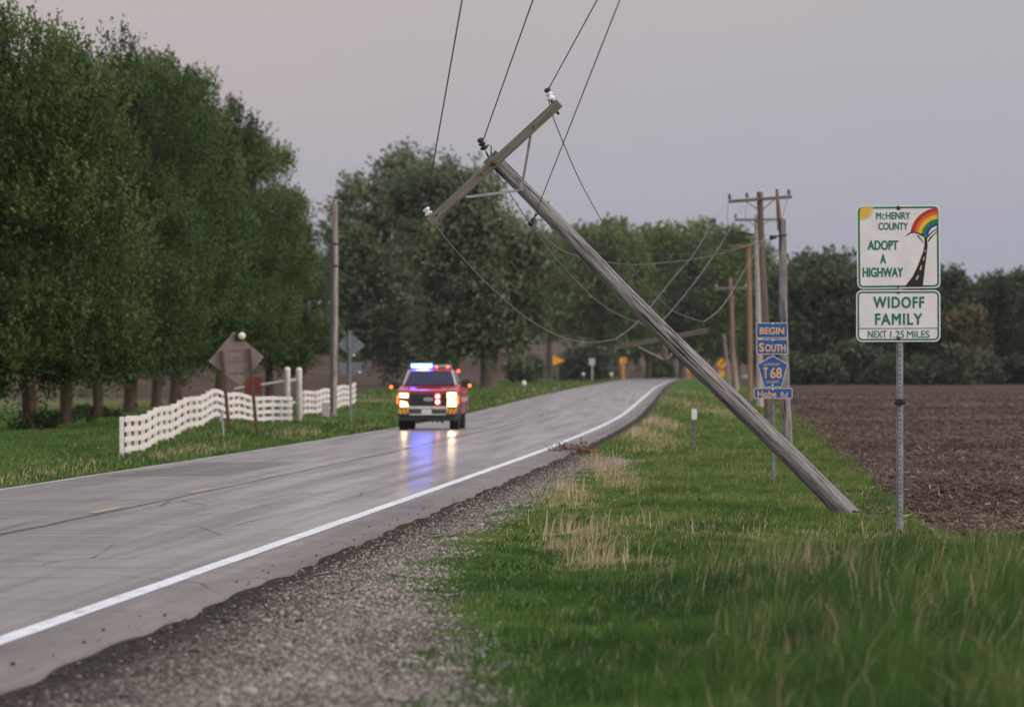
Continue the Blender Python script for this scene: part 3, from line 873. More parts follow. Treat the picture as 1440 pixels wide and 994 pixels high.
rowspec = [  # u of the trunk, distance, top row, crown half width in px, crown centre in px, what singles it out
    (42, 155, 24, 172, 24, 'nearest leafy tree of the row, its trunk leftmost on the lawn'),
    (93, 187, 44, 150, 112, 'second nearest leafy tree of the row, its trunk rising from low shoots'),
    (138, 226, 52, 140, 168, 'leafy tree with the slim trunk just left of the white fence end'),
    (183, 250, 84, 138, 214, 'leafy tree with a stout trunk behind the near end of the white fence'),
    (220, 275, 78, 128, 244, 'tall leafy tree whose trunk stands behind the rising part of the white fence'),
    (247, 300, 104, 116, 282, 'leafy tree with a reddish trunk left of the crest of the white fence'),
    (309, 330, 146, 102, 336, 'leafy tree behind the brown diamond board'),
    (379, 360, 236, 74, 386, 'last and lowest leafy tree of the row, just behind the white gate posts')]
pads = []
for i, (u, Y, vt, rp, uc, lab) in enumerate(rowspec):
    foot = at_ground(u, Y); top = at(uc, vt, Y)
    H = top.z - foot.z - .35; R = rp * Y / FPX; cx = (uc - u) * Y / FPX
    z0 = (1.05, 1.5, 1.7, 1.9, 1.9, 1.7, 1.6, 1.5)[i]
    n = 300 if i < 3 else 240
    build_tree('windbreak_tree', foot, H, oval(H, z0, R, i, cx), (.19, .20, .19, .27, .24, .30, .27, .25)[i], z0 + .9, leafA, n, 25, 22 if i < 3 else 16, (.105 if i < 3 else .155), .95, 100 + i,
               lab, 'row of leafy trees left of the road', suckers=(i < 3), fill=.20, bough_r=.25, wind=(-.35, 0, .9))
# two big poplars beyond the truck
def lobes_px(lst, foot, Y):
    out = []
    for u, v, rp, dy in lst:
        p = at(u + 6, v + 16, Y); s = rp * .80 * Y / FPX
        out.append((p.x - foot.x, dy * s, p.z - foot.z, s, s * .95, s * .92))
    return out
Y = 520; f = at_ground(645, Y)
build_tree('poplar_tree', f, 19, lobes_px([(550, 325, 66, 0), (516, 285, 44, .2), (575, 245, 38, 0), (515, 365, 46, -.2), (520, 425, 52, .2), (585, 400, 60, -.3), (560, 470, 46, 0), (620, 320, 60, .3), (615, 440, 50, 0), (494, 330, 38, 0), (498, 462, 32, 0)], f, Y),
           .75, 3.5, leafB, 300, 18, 11, .36, 2.1, 201, 'big dark poplar tree behind the fire truck, left of the silvery one', 'two big poplar trees beside the road', fill=.10, bough_r=.27, bmat=bark_far, wind=(-.65, 0, .35))
Y = 480; f = at_ground(687, Y)
build_tree('poplar_tree', f, 20, lobes_px([(640, 265, 50, 0), (600, 260, 42, .2), (672, 262, 36, 0), (665, 320, 60, -.2), (620, 330, 56, -.4), (710, 345, 52, 0), (740, 390, 46, .2), (690, 400, 60, -.5), (640, 410, 56, -.3), (725, 440, 40, 0), (655, 445, 42, -.2), (705, 440, 36, 0), (755, 350, 26, 0), (622, 455, 40, -.3)], f, Y),
           .70, 3.0, leafB, 330, 18, 11, .34, 2.1, 202, 'big silvery green poplar tree with a thick bare trunk, right of the fire truck', 'two big poplar trees beside the road', fill=.10, bough_r=.26, bmat=bark_far, wind=(-.65, 0, .3), droop=.12)

# far trees: a few grown models, copied and turned
def far_model(name, H, R, trunk, mat, seed, label, group, leaf, z0f=.16, nb=70, narrow=False, low=.22):
    r = random.Random(seed)
    lob = []
    for q in range(11):
        s = r.uniform(low, .92); a = r.uniform(0, 6.28); rr = R * (.55 if s < .7 else .3) * r.uniform(.3, 1)
        lob.append((math.cos(a) * rr, math.sin(a) * rr, H * s, R * r.uniform(.32, .5), R * r.uniform(.32, .5), H * r.uniform(.10, .16)))
    lob.append((0, 0, H * (.5 if low < .3 else .64), R * .6, R * .6, H * (.28 if low < .3 else .2))); lob.append((0, 0, H * .9, R * .28, R * .28, H * .09))
    if narrow: lob = [(0, 0, H * t, R * (1.05 - t), R * (1.05 - t), H * .10) for t in (.16, .26, .36, .46, .56, .66, .76, .85, .93)]
    return build_tree(name, (0, 0, 0), H, lob, trunk, H * z0f, mat, nb, 14, 8, leaf, leaf * 3.2, seed, label, group, fill=.3, bough_r=.42, bmat=bark_far, wind=(-.25, 0, .3))
def place(model, x, y, s, rz, first=[set()]):
    o = model if model.name not in first[0] else copy_tree(model)
    first[0].add(o.name); o.location = on_land(x, y) - V3(0, 0, .1); o.scale = (s, s, s); o.rotation_euler.z = rz
    return o
G1 = 'tall trees beyond the bend of the road'
LB1 = 'tall mid green tree in the wood beyond the bend of the road'
mid = [far_model('woodland_tree', 21, 6.5, .38, leafD, 300 + i, LB1, G1, .62, .2 if i else .36, 84, False, .22 if i else .46) for i in range(3)]
rr = random.Random(5)
for i, (u, vt, Y) in enumerate([(772, 338, 870), (808, 330, 830), (846, 322, 845), (880, 333, 830), (912, 330, 850), (958, 326, 840), (985, 322, 860), (1018, 330, 835), (1062, 352, 850),
                                (842, 335, 930), (866, 342, 930), (940, 345, 930), (1040, 338, 920), (1090, 376, 900), (897, 350, 960), (1002, 350, 960),]):
    x = (u - 720) / FPX * Y; h = EYE + (HV - vt) * Y / FPX - float(land_z(x, Y))
    place(mid[0 if u < 850 else 1 + i % 2], x, Y, h / 21.5, rr.uniform(0, 6.28))
G2 = 'dark trees along the far side of the plowed field'
LB2 = 'dark green tree in the row along the far side of the plowed field'
rt = [far_model('field_edge_tree', 12, 4.2, .24, leafE, 320 + i, LB2, G2, .48, .14, 84) for i in range(3)]
for i, (u, vt, Y) in enumerate([(1118, 384, 600), (1138, 368, 610), (1172, 378, 600), (1196, 370, 615), (1232, 392, 600), (1262, 384, 620), (1292, 380, 605), (1322, 390, 620), (1344, 386, 600), (1398, 398, 605), (1432, 392, 610), (1470, 396, 600), (1510, 390, 610),
                                (1105, 388, 660), (1155, 386, 660), (1215, 388, 665), (1275, 396, 660), (1330, 400, 660), (1385, 402, 665), (1450, 404, 660), (1082, 396, 680), (1550, 392, 620), (1590, 396, 610), (1500, 400, 660)]):
    x = (u - 720) / FPX * Y; h = EYE + (HV - vt) * Y / FPX - float(land_z(x, Y))
    place(rt[i % 3], x, Y, h / 12.3, rr.uniform(0, 6.28))
con = far_model('conifer_tree', 13, 3.0, .2, leafE, 340, 'pointed dark conifer in the tree row right of the adopt a highway sign', 'two pointed conifers', .42, .08, 90, True)
for u, vt, Y in ((1366, 392, 615), (1416, 394, 620)):
    x = (u - 720) / FPX * Y; place(con, x, Y, (EYE + (HV - vt) * Y / FPX - .8) / 13.2, 1.0 + u)
ol = far_model('olive_tree', 8.0, 3.4, .16, leafO, 345, 'low olive brown tree in front of the dark row beyond the field', None, .42, .3, 70)
x = (1352 - 720) / FPX * 592; place(ol, x, 592, 1.0, .4)
# shrubs
def shrub_model(name, mat, seed, label, group, n=34, leaf=.30):
    root = thing(name, (0, 0, 0), label, 'shrub', group)
    r = random.Random(seed)
    lob = [(r.uniform(-.8, .8), r.uniform(-.6, .6), r.uniform(.5, 1.2), r.uniform(.6, .9), r.uniform(.6, .9), r.uniform(.5, .8)) for _ in range(5)]
    V, F, T, C = tree_mesh(lob, n, 12, 9, leaf, .5, seed, fill=.3, bough_r=.5, wind=(-.15, 0, .3))
    link_mesh('foliage', np_mesh('foliage', V, F, {'tint': T}), mat, root)
    mb = MB()
    for q in range(6):
        limb(mb, (r.uniform(-.2, .2), r.uniform(-.2, .2), -.2), C[q], .05, .015, seed + q, 6, 4)
    mb.build('stems', bark_far, root)
    return root
sh = [shrub_model('hedge_shrub', leafE, 360 + i, 'dark low shrub under the trees along the far side of the plowed field', 'shrubs along the far side of the plowed field') for i in range(2)]
i = 0
for u in range(1112, 1600, 21):
    Y = 585 + rr.uniform(-8, 14); x = (u + rr.uniform(-6, 6) - 720) / FPX * Y
    place(sh[i % 2], x, Y, rr.uniform(1.15, 2.1), rr.uniform(0, 6.28)); i += 1
b1 = shrub_model('round_shrub', leafE, 370, 'round dark shrub on the verge left of the yellow pennant sign', None, 40); place(b1, (740 - 720) / FPX * 640, 640, 1.35, 1)
b2 = shrub_model('round_shrub', leafE, 371, 'broad dark shrub behind the small white sign at the left verge', None, 44); place(b2, (828 - 720) / FPX * 770, 770, 2.3, 2)
b3 = shrub_model('round_shrub', leafE, 372, 'dark shrub at the roadside in front of the trunks beyond the bend', None, 40); place(b3, (930 - 720) / FPX * 880, 880, 1.4, 2)
hs = shrub_model('hedgerow_shrub', leafE, 375, 'dark shrub in the hedge across the fallow field left of the road', 'hedge across the fallow field')
for u in range(40, 640, 34):
    Y = 860 + rr.uniform(-10, 10); x = (u - 720) / FPX * Y; place(hs, x, Y, rr.uniform(.8, 1.4), rr.uniform(0, 6.28))
ht = far_model('hilltop_tree', 14, 6.5, .3, leafD, 380, 'hazy green tree in the wood on top of the far hill', 'trees on top of the far hill', .9, .1, 70)
for u in range(330, 1080, 36):
    Y = 1560 + rr.uniform(-40, 60); x = (u + rr.uniform(-8, 8) - 720) / FPX * Y; place(ht, x, Y, rr.uniform(.75, 1.05), rr.uniform(0, 6.28))
# ------------------------------------------------------------------ utility poles and wires
XA, YA, ZA = V3(1, 0, 0), V3(0, 1, 0), V3(0, 0, 1)
w_grey = M_wood('weathered_pole_wood', (.335, .320, .322), (.112, .105, .106), .95, 62.0, (.24, .225, .22))
w_arm = M_wood('crossarm_wood', (.245, .225, .195), (.145, .130, .112), .4, 60.0, (.16, .158, .14))
w_pale = M_wood('pale_pole_wood', (.50, .455, .43), (.30, .265, .25), .4, 40.0)
w_brown = M_wood('brown_pole_wood', (.19, .155, .13), (.095, .078, .068), .6, 40.0)
w_orange = M_wood('new_pole_wood', (.31, .215, .13), (.19, .13, .08), .4, 40.0)
w_red = M_wood('reddish_pole_wood', (.30, .205, .165), (.15, .105, .085), .5, 40.0)
porc = M('white_porcelain', (.72, .72, .74), .25, 0, .1, 10)
blackp = M('black_insulator', (.016, .016, .018), .4, 0, .3, 20)
steel = M('galvanised_steel', (.30, .31, .32), .5, .6, .3, 12, dirt=((.13, .10, .08), .5))
rust = M('rusty_steel', (.085, .045, .028), .8, .2, .4, 14)
darkst = M('dark_steel', (.045, .043, .045), .55, .5, .3, 14)
wire_m = M('bare_wire', (.055, .053, .055), .6, .3, .3, 2)
wire_g = M('grey_wire', (.19, .19, .20), .6, .3, .3, 2)

def insulator(name, parent, p, d, s, mat, org, cap=None):
    """pin insulator: petticoats and a top groove, standing on p along d"""
    mb = MB(); d = Vector(d).normalized()
    mb.lathe(p, d, [(.030 * s, 0), (.055 * s, .01 * s), (.062 * s, .035 * s), (.050 * s, .05 * s), (.035 * s, .055 * s), (.036 * s, .07 * s), (.052 * s, .08 * s), (.056 * s, .10 * s), (.040 * s, .115 * s), (.028 * s, .125 * s), (.030 * s, .14 * s), (.040 * s, .148 * s), (.036 * s, .165 * s), (.012 * s, .172 * s)], 18)
    o = mb.build(name, mat, parent, org)
    if cap:
        mb = MB(); x, y, dd = frame(d)
        mb.tube([Vector(p) + dd * (.132 * s) - x * .085 * s, Vector(p) + dd * .138 * s, Vector(p) + dd * (.132 * s) + x * .085 * s], .014 * s, 8)
        mb.lathe(Vector(p) + dd * .125 * s, dd, [(.034 * s, 0), (.046 * s, .008 * s), (.046 * s, .045 * s), (.03 * s, .06 * s)], 12)
        mb.build('wire_clamp', cap, o, org)
    return o

# --- the leaning pole
P0 = V3((1190 - 720) / FPX * 71, 71, .02)
tp = at(692, 224, 71.0)
ax = (tp - P0).normalized()
foot = P0 - ax * .30
lean = thing('leaning_utility_pole', P0, 'weathered grey wooden utility pole leaning steeply to the left over the verge', 'utility pole')
mb = MB(); pts, rad = [], []
Lp = (tp - foot).length
for i in range(81):
    t = i / 80; p = foot.lerp(tp, t)
    pts.append(p + V3(.010 * math.sin(t * 9), 0, .012 * math.sin(t * 7 + 1))); rad.append(.128 - .043 * t + .0035 * math.sin(t * 31) * math.sin(t * 17))
mb.tube(pts, rad, 72, True, wob=.022)
pole_obj = mb.build('pole_shaft', w_grey, lean, P0)
# knots and long splits stay in the wood; a few real splinters at the foot
mb = MB()
fp_ = at(1195, 722, 71)
mb.tube([fp_ + V3(-.05, -.09, -.02), fp_ + V3(.05, -.11, .035), fp_ + V3(.16, -.10, .015), fp_ + V3(.245, -.09, -.035)], [.018, .014, .010, .003], 7, True)
mb.tube([fp_ + V3(-.02, -.10, -.03), fp_ + V3(.06, -.13, 0), fp_ + V3(.12, -.14, -.03)], [.012, .009, .002], 6, True)
mb.build('splinter', rust, lean, P0)
perp = (at(770, 130, 71) - at(778, 146, 71)).normalized()
aL, aR = at(604, 312.5, 71) + V3(0, -.02, 0), at(786.5, 147, 71) + V3(0, -.36, 0)
ad = (aR - aL).normalized()
ac = (aL + aR) / 2
an = ad.cross(V3(0, -1, 0)).normalized()
if an.dot(perp) < 0: an = -an
ay = an.cross(ad).normalized()
mb = MB(); mb.box(ac + V3(0, -.02, 0), ((aR - aL).length, .098, .118), (ad, ay, an), .008)
arm = mb.build('crossarm', w_arm, lean, P0)
def arm_pt(f): return aL.lerp(aR, f)
for f in (.055, .40, .80):
    mb = MB(); mb.lathe(arm_pt(f) + V3(0, -.075, 0), V3(0, -1, 0), [(.014, 0), (.014, .01), (.009, .012), (.009, .03)], 8); mb.build('bolt', rust, lean, P0)
mb = MB()
mb.lathe(at(694, 231, 71) + V3(0, -.27, 0), V3(0, -1, 0), [(.036, 0), (.036, .008), (.016, .01), (.016, .04)], 10)
mb.build('bolt', rust, lean, P0)
# flat braces
bj = at(733, 268, 71) + V3(0, -.115, 0)
for q, (u, v) in enumerate(((746, 192), (657, 278))):
    e = at(u, v, 71) + V3(0, -.19, 0); d = (e - bj).normalized()
    n_ = d.cross(V3(0, -1, 0)).normalized()
    mb = MB(); mb.box((e + bj) / 2, ((e - bj).length + .04, .032, .007), (d, n_, d.cross(n_)), .002)
    mb.lathe(e - V3(0, .0, 0), V3(0, -1, 0), [(.016, 0), (.016, .02), (.008, .03)], 8)
    mb.build('crossarm_brace', steel, lean, P0)
mb = MB(); mb.box(at(732.5, 263, 71) + V3(0, -.125, 0), (.10, .04, .01), ((at(735, 250, 71) - at(730, 275, 71)).normalized(), (at(742, 264, 71) - at(722, 262, 71)).normalized(), V3(0, -1, 0)), .002)
mb.lathe(bj + V3(0, -.015, 0), V3(0, -1, 0), [(.018, 0), (.018, .02), (.01, .03)], 8)
mb.build('brace_plate', steel, lean, P0)
# pole-top bracket and its insulator
mb = MB()
sid = ax.cross(V3(0, -1, 0)).normalized()
mb.box(tp + ax * .00 + V3(0, -.02, 0), (.10, .215, .15), (ax, sid, V3(0, -1, 0)), .006)
mb.build('pole_top_bracket', M('bracket_grey', (.16, .18, .165), .7, .2, .3, 14, dirt=((.08, .06, .05), .5)), lean, P0)
pt_ = at(679, 205, 71)
mb = MB(); mb.tube([tp + ax * .03 - sid * .02, pt_ - perp * .10], [.012, .012], 8); mb.build('insulator_pin', darkst, lean, P0)
mb = MB(); mb.tube([tp + ax * .05 + sid * .03, at(691, 206, 71), at(686, 204, 71), at(684, 209, 71)], .009, 6)
mb.build('pin_hook', darkst, lean, P0)
insulator('insulator', lean, at(682, 210.5, 71), perp, .85, blackp, P0, darkst)
for f, (u, v), (u2, v2) in ((.965, (773.5, 141, ), (769, 130)), (.02, (602.5, 301), (598, 293))):
    e = at(u, v, 71) + V3(0, -.36 * f, 0); tpn = at(u2, v2, 71) + V3(0, -.36 * f, 0)
    mb = MB(); q = arm_pt(f) + an * .05
    mb.tube([q, q.lerp(e, .5), e], .010, 8)
    if f > .5:
        hook = MB(); hook.tube([q + ad * .03, q + ad * .03 + an * .04, e + ad * .02 + an * .01, e + ad * .05 + an * .05], .010, 6)
        hook.build('pin_hook', darkst, lean, P0)
        nut = MB(); nut.box(arm_pt(.955) - an * .075, (.03, .05, .05), (ad, ay, an), .004); nut.build('pin_nut', darkst, lean, P0)
    mb.build('insulator_pin', darkst, lean, P0)
    insulator('insulator', lean, e - an * .025, tpn - e, .88, porc, P0, blackp)
# neutral bracket through the pole
mb = MB(); a_, b_ = at(744, 314, 71) + V3(0, -.05, 0), at(771, 284, 71) + V3(0, .0, 0)
mb.tube([a_, b_], .011, 8)
mb.lathe(at(768, 288, 71), b_ - a_, [(.03, 0), (.03, .012), (.014, .014), (.014, .05)], 8)
mb.lathe(at(751, 309, 71) + V3(0, -.04, 0), a_ - b_, [(.022, -.02), (.034, .0), (.034, .03), (.022, .04), (.034, .055), (.034, .085), (.02, .10)], 12)
mb.build('neutral_spool', blackp, lean, P0)
mb = MB(); mb.tube([at(749, 312, 71) + V3(0, -.06, 0), at(757, 309, 71) + V3(0, -.11, 0), at(768, 318, 71) + V3(0, -.10, 0)], .006, 6)
mb.tube([at(749, 312, 71) + V3(0, -.06, 0), at(756, 313, 71) + V3(0, -.12, 0), at(766, 320, 71) + V3(0, -.10, 0)], .005, 6)
mb.build('tie_wire', steel, lean, P0)

# --- upright poles along the right verge
def pole(name, ub, vb, Y, ut, vt, r0, r1, mat, label, group=None, cat='utility pole', splinter=False):
    b = at_ground(ub, Y); t = at(ut, vt, Y)
    root = thing(name, b, label, cat, group)
    mb = MB(); n = 14; pts, rad = [], []
    rnd = random.Random(int(ub))
    for i in range(n + 1):
        s = i / n; pts.append((b - V3(0, 0, .4)).lerp(t, s) + V3(.02 * math.sin(s * 5 + ub), 0, 0)); rad.append(r0 + (r1 - r0) * s)
    mb.tube(pts, rad, 20, True, phase=ub * .01, wob=.02)
    mb.build('pole_shaft', mat, root, b)
    return root, b, t
def crossarm(root, org, a, b, sec, brace_z, mat, ins=(), bracemat=None, imat=None):
    d = (b - a).normalized(); y_ = V3(0, -1, 0); n_ = y_.cross(d).normalized(); y_ = d.cross(n_)
    mb = MB(); mb.box((a + b) / 2, ((b - a).length, sec * .8, sec), (d, y_, n_), .01)
    mb.build('crossarm', mat, root, org)
    m_ = (a + b) / 2
    if brace_z:
        for s in (-.45, .45):
            e = m_ + d * (b - a).length * s * .5 - n_ * sec * .4; q = m_ - n_ * brace_z
            mb = MB(); dd = (e - q).normalized(); nn = dd.cross(V3(0, -1, 0)).normalized()
            mb.box((e + q) / 2 + V3(0, -.06, 0), ((e - q).length, .035, .012), (dd, nn, dd.cross(nn)))
            mb.build('crossarm_brace', bracemat or darkst, root, org)
    for f in ins:
        p = a.lerp(b, f) + n_ * sec * .5
        insulator('insulator', root, p + n_ * .03, n_, 1.2, imat or blackp, org)
# broken pole (second)
pb, b2_, t2_ = pole('broken_utility_pole', 1108.5, 633, 130, 1098.5, 308, .125, .085, w_red if False else w_grey, 'grey utility pole with a split splintered top and no crossarm, nearest of the upright poles')
mb = MB()
for dx, top, w_ in ((-.035, 266, .05), (.005, 268, .042), (.045, 312, .035), (-.06, 300, .03)):
    e = at(1092.5 if top < 290 else 1097, top, 130)
    base = at(1098, 318, 130) + V3(dx, 0, 0)
    mb.tube([base - V3(0, 0, .1), base.lerp(e, .5), e], [w_, w_ * .95, w_ * .72], 9, True, phase=dx, wob=.08)
mb.build('splintered_top', w_red, pb, b2_)
mb = MB(); q = at(1094, 333, 130)
mb.tube([q + V3(-.16, -.05, .0), q + V3(.2, -.12, .04)], .016, 8)
mb.lathe(at(1085, 334, 130) + V3(0, -.06, 0), V3(1, 0, .1), [(.03, -.05), (.06, -.03), (.06, .03), (.03, .06), (.05, .08), (.02, .12)], 10)
mb.build('neutral_spool', blackp, pb, b2_)
# third
p3, b3_, t3_ = pole('utility_pole', 1081, 592, 217, 1069, 270, .155, .115, w_brown, 'brown utility pole carrying the larger crossarm with three black insulators')
crossarm(p3, b3_, at(1023.5, 284, 217) + V3(0, -.16, 0), at(1113.5, 277, 217) + V3(0, -.16, 0), .12, .46, w_brown, (.03, .30, .955))
mb = MB()
for u in (1023.5, 1049): mb.tube([at(u, 288, 217) + V3(0, -.2, 0), at(u - .6, 305, 217) + V3(-.02, -.2, 0), at(u + 1, 318, 217) + V3(0, -.2, 0)], .009, 5)
mb.tube([at(1107, 280, 217) + V3(0, -.2, 0), at(1103, 295, 217) + V3(0, -.2, 0), at(1099, 308, 217)], .009, 5)
mb.build('jumper_wire', wire_m, p3, b3_)
# fourth, pale
p4, b4_, t4_ = pole('utility_pole', 1068.5, 578, 274, 1065, 302, .17, .125, w_pale, 'pale whitish utility pole with a thin dark crossarm, behind the brown one')
crossarm(p4, b4_, at(1033, 309.5, 274) + V3(0, -.18, 0), at(1100, 309, 274) + V3(0, -.18, 0), .11, .42, w_brown, (.02,))
mb = MB()
for u, v in ((1044, 327.5), (1055, 329.5)):
    mb.lathe(at(u, v, 274), V3(1, 0, -.15), [(.02, -.16), (.07, -.12), (.05, -.06), (.08, -.02), (.05, .04), (.07, .10), (.02, .16)], 10)
mb.tube([at(1050, 328, 274), at(1066, 330, 274)], .02, 6)
mb.build('strain_insulator', blackp, p4, b4_)
# orange stub pole
p5, b5_, t5_ = pole('utility_pole', 1055, 563, 313, 1053, 347, .155, .12, w_orange, 'new orange brown utility pole without a crossarm')
mb = MB(); mb.lathe(at(1053, 346.5, 313), ZA, [(.14, -.06), (.15, 0), (.14, .10), (.02, .14)], 14); mb.build('pole_cap', M('pole_cap_red', (.16, .08, .06), .7), p5, b5_)
mb = MB(); mb.box(at(1038.5, 345.5, 313) + V3(0, -.05, 0), (1.1, .10, .12), (XA, YA, ZA), .01); mb.build('side_arm', M('side_arm_red', (.19, .105, .085), .8), p5, b5_)
# reddish pole with a far crossarm
p6, b6_, t6_ = pole('utility_pole', 1034, 556, 371, 1026.5, 390, .17, .12, w_red, 'short reddish utility pole with a low grey crossarm beyond the leaning pole')
crossarm(p6, b6_, at(1006, 406, 371) + V3(0, -.2, 0), at(1050.5, 405, 371) + V3(0, -.2, 0), .12, 0, M('grey_arm', (.16, .155, .15), .8), (.03, .97), None, M('grey_insulator', (.30, .30, .31), .4))
p7, b7_, t7_ = pole('pole_stub', 1037, 548, 430, 1029, 466, .14, .11, w_pale, 'pale bare pole stub half hidden behind the reddish pole', None, 'pole')
p8, b8_, t8_ = pole('pole_stub', 1028, 546, 460, 1017.5, 470, .12, .10, w_grey, 'grey bare pole stub leaning left, beside the reddish pole', None, 'pole')
# tall pole left
p9, b9_, t9_ = pole('utility_pole', 469.5, 584, 204, 471, 280, .13, .095, M_wood('dark_pole_wood', (.42, .35, .31), (.20, .17, .155), .5, 40.0), 'tall bare utility pole standing at the white fence left of the road')
mb = MB()
mb.box(at(466.6, 461, 204) + V3(0, -.13, 0), (.12, .06, 6.0), (XA, YA, ZA), .01)
mb.build('cable_guard', M('cable_guard_grey', (.045, .045, .060), .6), p9, b9_)
mb = MB()
for v in (343, 374): mb.lathe(at(470.5, v, 204), ZA, [(.125, -.04), (.13, 0), (.125, .04)], 14)
mb.build('pole_band', darkst, p9, b9_)

# --- broken crossarm hanging in the wires
YH = 131.0
hc = at(930, 477.5, YH)
hang = thing('hanging_crossarm', hc, 'broken grey wooden crossarm hanging tilted in the slack wires behind the leaning pole', 'crossarm')
ha, hb = at(863, 489, YH) + V3(0, -.1, 0), at(996, 464.5, YH) + V3(0, .1, 0)
hd = (hb - ha).normalized(); hn = V3(0, -1, 0).cross(hd).normalized()
mb = MB(); mb.box((ha + hb) / 2, ((hb - ha).length, .10, .125), (hd, hd.cross(hn), hn), .008); mb.build('crossarm', M_wood('hanging_arm_wood', (.15, .14, .125), (.085, .078, .070), .3, 70.0), hang, hc)
jn = at(937, 507, YH) + V3(0, -.08, 0)
for u, v in ((898, 488), (959, 478)):
    e = at(u, v, YH) + V3(0, -.08, 0); d = (e - jn).normalized(); n_ = d.cross(V3(0, -1, 0)).normalized()
    mb = MB(); mb.box((e + jn) / 2, ((e - jn).length, .035, .012), (d, n_, d.cross(n_))); mb.build('crossarm_brace', steel, hang, hc)
mb = MB(); mb.tube([at(930, 472, YH) + V3(0, .14, 0), at(934, 492, YH) + V3(0, .10, 0), at(937.5, 512, YH) + V3(0, .04, 0)], [.085, .09, .05], 12, True, wob=.06)
mb.build('snapped_pole_top', w_brown, hang, hc)
mb = MB(); mb.box(jn, (.20, .06, .07), (XA, YA, ZA), .015); mb.build('brace_plate', rust, hang, hc)
insulator('insulator', hang, ha.lerp(hb, .03) + hn * .075, hn, .8, blackp, hc)
insulator('insulator', hang, ha.lerp(hb, .955) + hn * .075, hn, .8, blackp, hc)

# --- wires: one conductor each, running through its insulators
def cat_pts(pts, n=10):
    """smooth curve through the points"""
    out = []
    P = [pts[0]] + list(pts) + [pts[-1]]
    for i in range(1, len(P) - 2):
        p0, p1, p2, p3_ = P[i - 1], P[i], P[i + 1], P[i + 2]
        for k in range(n):
            t = k / n
            out.append(.5 * ((2 * p1) + (p2 - p0) * t + (2 * p0 - 5 * p1 + 4 * p2 - p3_) * t * t + (3 * p1 - p0 - 3 * p2 + p3_) * t ** 3))
    out.append(pts[-1]); return out
def wire(label, near, runs, r0, mats=(wire_m, wire_g)):
    """near: overhead end behind the viewer; runs: list of lists of (u, v, Y)"""
    first = at(*runs[0][0])
    root = thing('overhead_wire', first, label, 'wire', 'overhead wires')
    if near is not None:
        mb = MB(); pts = []
        for i in range(25):
            t = i / 24; p = near.lerp(first, t); p.z -= .25 * math.sin(math.pi * t) * 0; pts.append(p)
        mb.tube(pts, [r0] * 25, 6, True); mb.build('wire_span', mats[0], root, first)
    for q, run in enumerate(runs):
        mb = MB(); pts = cat_pts([at(*p) for p in run]); mb.tube(pts, [r0 if q == 0 else r0 * 1.15] * len(pts), 6, True)
        mb.build('wire_span', mats[min(q, 1)] if q else mats[-1] if len(mats) > 2 else mats[1], root, first)
    return root
Yn = 12.0
wl = wire('taut overhead wire ending at the lower left end of the leaning crossarm', V3(.95, Yn, 8.5),
     [[(598, 293, 71), (613, 318, 73), (650, 362, 80), (700, 413, 90), (745, 450, 101), (790, 474, 112), (830, 481.5, 121), (866, 477, 131)],
      [(866, 477, 131), (897, 452.5, 140), (922, 422, 150), (950, 387, 163), (976, 357, 178), (1003, 312, 198), (1025, 282, 217)]], .0075)
mb = MB(); f_ = at(598, 293, 71)
mb.lathe(at(1004, 310, 199), at(1025, 282, 217) - at(1003, 312, 198), [(.02, -.16), (.05, -.12), (.09, -.02), (.05, .1), (.02, .16)], 8); mb.build('wire_splice', darkst, wl, f_)
wire('taut overhead wire ending at the black insulator on the tip of the leaning pole', V3(2.16, Yn, 8.5),
     [[(677.5, 203, 71), (694, 232, 73), (702, 249, 75), (748, 319, 86), (780, 361, 94), (811, 396, 103), (846, 428, 113), (880, 447, 123), (905, 456, 131)],
      [(905, 456, 131), (930, 451, 138), (960, 418, 151), (993, 375, 172), (1017, 338, 192), (1036, 304, 207), (1050.5, 276, 217)]], .0075)
wire('taut overhead wire ending at the upper right end of the leaning crossarm', V3(3.43, Yn, 8.5),
     [[(769, 130, 71), (774, 150, 71.5), (777, 163, 72), (811, 245, 80), (840, 300, 88), (867.6, 347, 95), (892, 382, 104), (917, 410, 112), (948, 438, 123), (989, 453, 131)],
      [(989, 453, 131), (1010, 437, 140), (1027, 414, 150), (1051, 373, 168), (1068, 346, 182), (1088, 312, 200), (1109.5, 272, 217)]], .0075)
wire('thinner overhead wire ending at the black spool on the side of the leaning pole', V3(1.99, Yn, 7.0),
     [[(748, 313, 71), (752, 318, 72), (790, 352, 85), (840, 366, 105), (900, 372, 118), (1000, 360, 126), (1085, 334, 130)]], .0060)
wire('slack grey wire crossing above the road to the top of the orange pole', None,
     [[(700, 318, 470), (760, 328, 400), (820, 338, 350), (867, 350, 335), (920, 357, 325), (980, 356, 318), (1053, 347, 313)]], .010, (wire_g, wire_g))
wire('faint grey wire crossing the road to the left end of the low grey crossarm', None,
     [[(650, 378, 480), (690, 384.5, 460), (760, 386, 430), (830, 383, 405), (920, 376, 385), (1006, 403, 371)]], .006, (wire_g, wire_g))
wire('faint grey wire crossing low over the road behind the leaning pole', None,
     [[(640, 436, 480), (690, 437, 460), (760, 434, 430), (850, 424, 405), (950, 408, 385), (1050, 402, 371)]], .006, (wire_g, wire_g))
